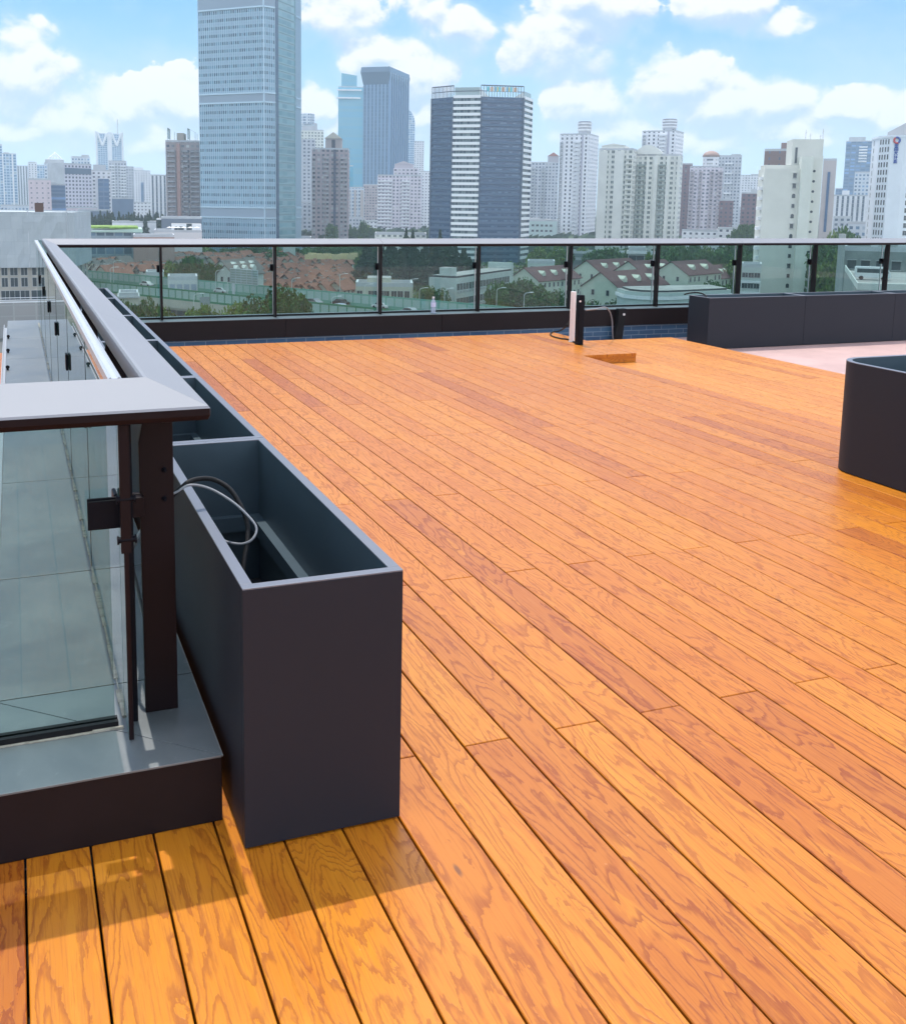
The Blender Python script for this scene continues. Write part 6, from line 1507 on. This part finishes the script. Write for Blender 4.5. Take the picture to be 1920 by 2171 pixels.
# cars on it
def on_road(px, py): p = atz(px, py, ZR+.6); return (p.x, p.y, ZR+.012)
hd = math.atan2(vd.y, vd.x)
veh('van', on_road(382, 609), hd, 5.4, 2.0, 2.3, ('white', (.7, .7, .7)), 'white van on the viaduct behind the green barrier', 'van', 'van')
for px, py, c, lb in ((312, 602, ('white', (.7, .7, .7)), 'white car on the viaduct left of the white van'), (290, 598, ('white', (.7, .7, .7)), 'leftmost white car on the viaduct'),
                      (720, 651, ('silver', (.35, .37, .39)), 'silver car on the road behind the second railing pane'), (722, 641, ('black', (.02, .02, .025)), 'black car on the road just beyond the silver car'),
                      (808, 648, ('white', (.7, .7, .7)), 'white car passing behind the third railing post'), (868, 660, ('silver', (.35, .37, .39)), 'pale car on the road left of the water bottle'),
                      (925, 658, ('white', (.7, .7, .7)), 'white car on the road behind the water bottle'), (470, 616, ('white', (.7, .7, .7)), 'white car roof just showing above the green barrier'),
                      (665, 640, ('grey', (.2, .21, .22)), 'dark grey car on the road beside the round trees')):
    veh('car', on_road(px, py), hd+(math.pi if px > 700 else 0), 4.5, 1.8, 1.45, c, lb, 'car', 'car', 'cars on the viaduct')
bz = plan(1860, 172); a = plan(1830, 172); b = plan(1890, 172); v = b-a
veh('van', (bz.x, bz.y, zp_+.02), math.atan2(v.y, v.x)+.05, 5.0, 2.0, 2.0, ('white', (.7, .7, .7)), 'white van parked on the raised deck at the right', 'van', 'van')
# large sign board over the road, lamp posts
t = empty('gantry_sign', (*vp(128, Wd+2), GZ), 'big grey-green back of a road sign board standing over the viaduct', 'sign board')
q = plan(515, 246); L_ = 9.5; mb = MB(); c0 = Vector((q.x, q.y, 0)); p0, p1 = c0-vd*L_/2, c0+vd*L_/2; t.location = (q.x, q.y, GZ)
z0_, z1_ = z_at(515, 602, q), z_at(515, 571, q); mb.prism([(p0.x, p0.y), (p1.x, p1.y), (p1.x, p1.y+.3), (p0.x, p0.y+.3)], z0_, z1_, 0, 0); lbuild(mb, 'board', pmat('board_grey_green', (.30, .36, .32), .7), t)
mb = MB()
for k in range(7): zz = z0_+(z1_-z0_)*k/6; mb.tube([(p0.x, p0.y-.15, zz), (p1.x, p1.y-.15, zz)], .09, 4)
for k in range(6): p = p0.lerp(p1, k/5); mb.tube([(p.x, p.y-.2, z0_), (p.x, p.y-.2, z1_)], .09, 4)
lbuild(mb, 'lattice', GREYP, t)
mb = MB(); p = p0.lerp(p1, .12); mb.tube([(p.x, p.y, GZ), (p.x, p.y, z0_)], .35, 8); lbuild(mb, 'post', GREYP, t)
LPM = MB(); LPM.tube([(0, 0, 0), (0, 0, .90)], [.11, .07], 8); lpm = LPM.mesh('pole', pmat('lamp_post_paint', (.55, .58, .56), .5))
am = MB(); am.tube([(0, 0, 0), (.35, 0, .42), (1.4, 0, .55)], .07, 6); amm = am.mesh('arm', pmat('lamp_post_paint', (.55, .58, .56), .5))
hm = MB(); hm.box(1.3, 2.1, -.16, .16, .50, .62); hmm = hm.mesh('lamp_head', WHITEP)
for (px, yt, d_, lb) in ((229, 566, 262, 'tall'), (236, 552, 290, 'tall'), (407, 622, 205, 'low'), (455, 572, 262, 'tall'), (618, 589, 250, 'tall'), (704, 628, 214, 'low'), (721, 580, 258, 'tall'), (774, 602, 236, 'tall'), (871, 591, 242, 'tall'), (892, 610, 232, 'low'), (946, 611, 220, 'tall'), (1058, 610, 218, 'tall'), (1117, 620, 212, 'tall'), (480, 578, 250, 'tall')):
    q = plan(px, d_); zt = z_at(px, yt, q); t = empty('street_lamp', (q.x, q.y, GZ), 'pale %s street lamp standing along the viaduct' % lb, 'street lamp', 'street lamps along the viaduct', 0)
    p_ = inst('pole', lpm, (0, 0, 0), t); p_.scale = (1, 1, (zt-GZ-.5)/.9); a_ = inst('arm', amm, (0, 0, zt-GZ-.55), t); inst('lamp_head', hmm, (0, 0, zt-GZ-.55), t)
t = empty('road_sign', (*plan(431, 208)[:2], GZ), 'small blue-grey road sign seen from behind below the viaduct', 'sign'); q = plan(431, 208); zt = z_at(431, 629, q); zb_ = z_at(431, 646, q)
mb = MB(); mb.box(q.x-1.0, q.x+1.0, q.y-.04, q.y+.04, zb_, zt); lbuild(mb, 'board', pmat('sign_back_grey', (.28, .33, .34), .6), t); mb = MB(); mb.tube([(q.x-.9, q.y+.06, GZ), (q.x-.9, q.y+.06, zt)], .1, 6); lbuild(mb, 'post', GREYP, t)
# surface street in front of the houses
mb = MB(); s_ = [plan(1050, 230), plan(1700, 190), plan(1700, 178), plan(1050, 214)]
mb.prism([(p.x, p.y) for p in s_], GZ-.5, GZ+.03, 0, 0); tag(mb.build('street', ASPH), kind='structure')

# ================================================================== haze
vm = D.materials.new('air'); vm.use_nodes = True; nt = vm.node_tree; nt.nodes.clear()
o = nt.nodes.new('ShaderNodeOutputMaterial'); v = nt.nodes.new('ShaderNodeVolumePrincipled')
v.inputs['Color'].default_value = (.74, .89, 1.0, 1); v.inputs['Density'].default_value = 0.00022; v.inputs['Anisotropy'].default_value = 0.1
nt.links.new(v.outputs[0], o.inputs['Volume'])
mb = MB(); mb.box(-7000, 9000, -200, 9000, GZ-2, 260); hz = mb.build('haze', vm); tag(hz, 'thin pale blue summer haze over the city', 'haze', None, 'stuff')
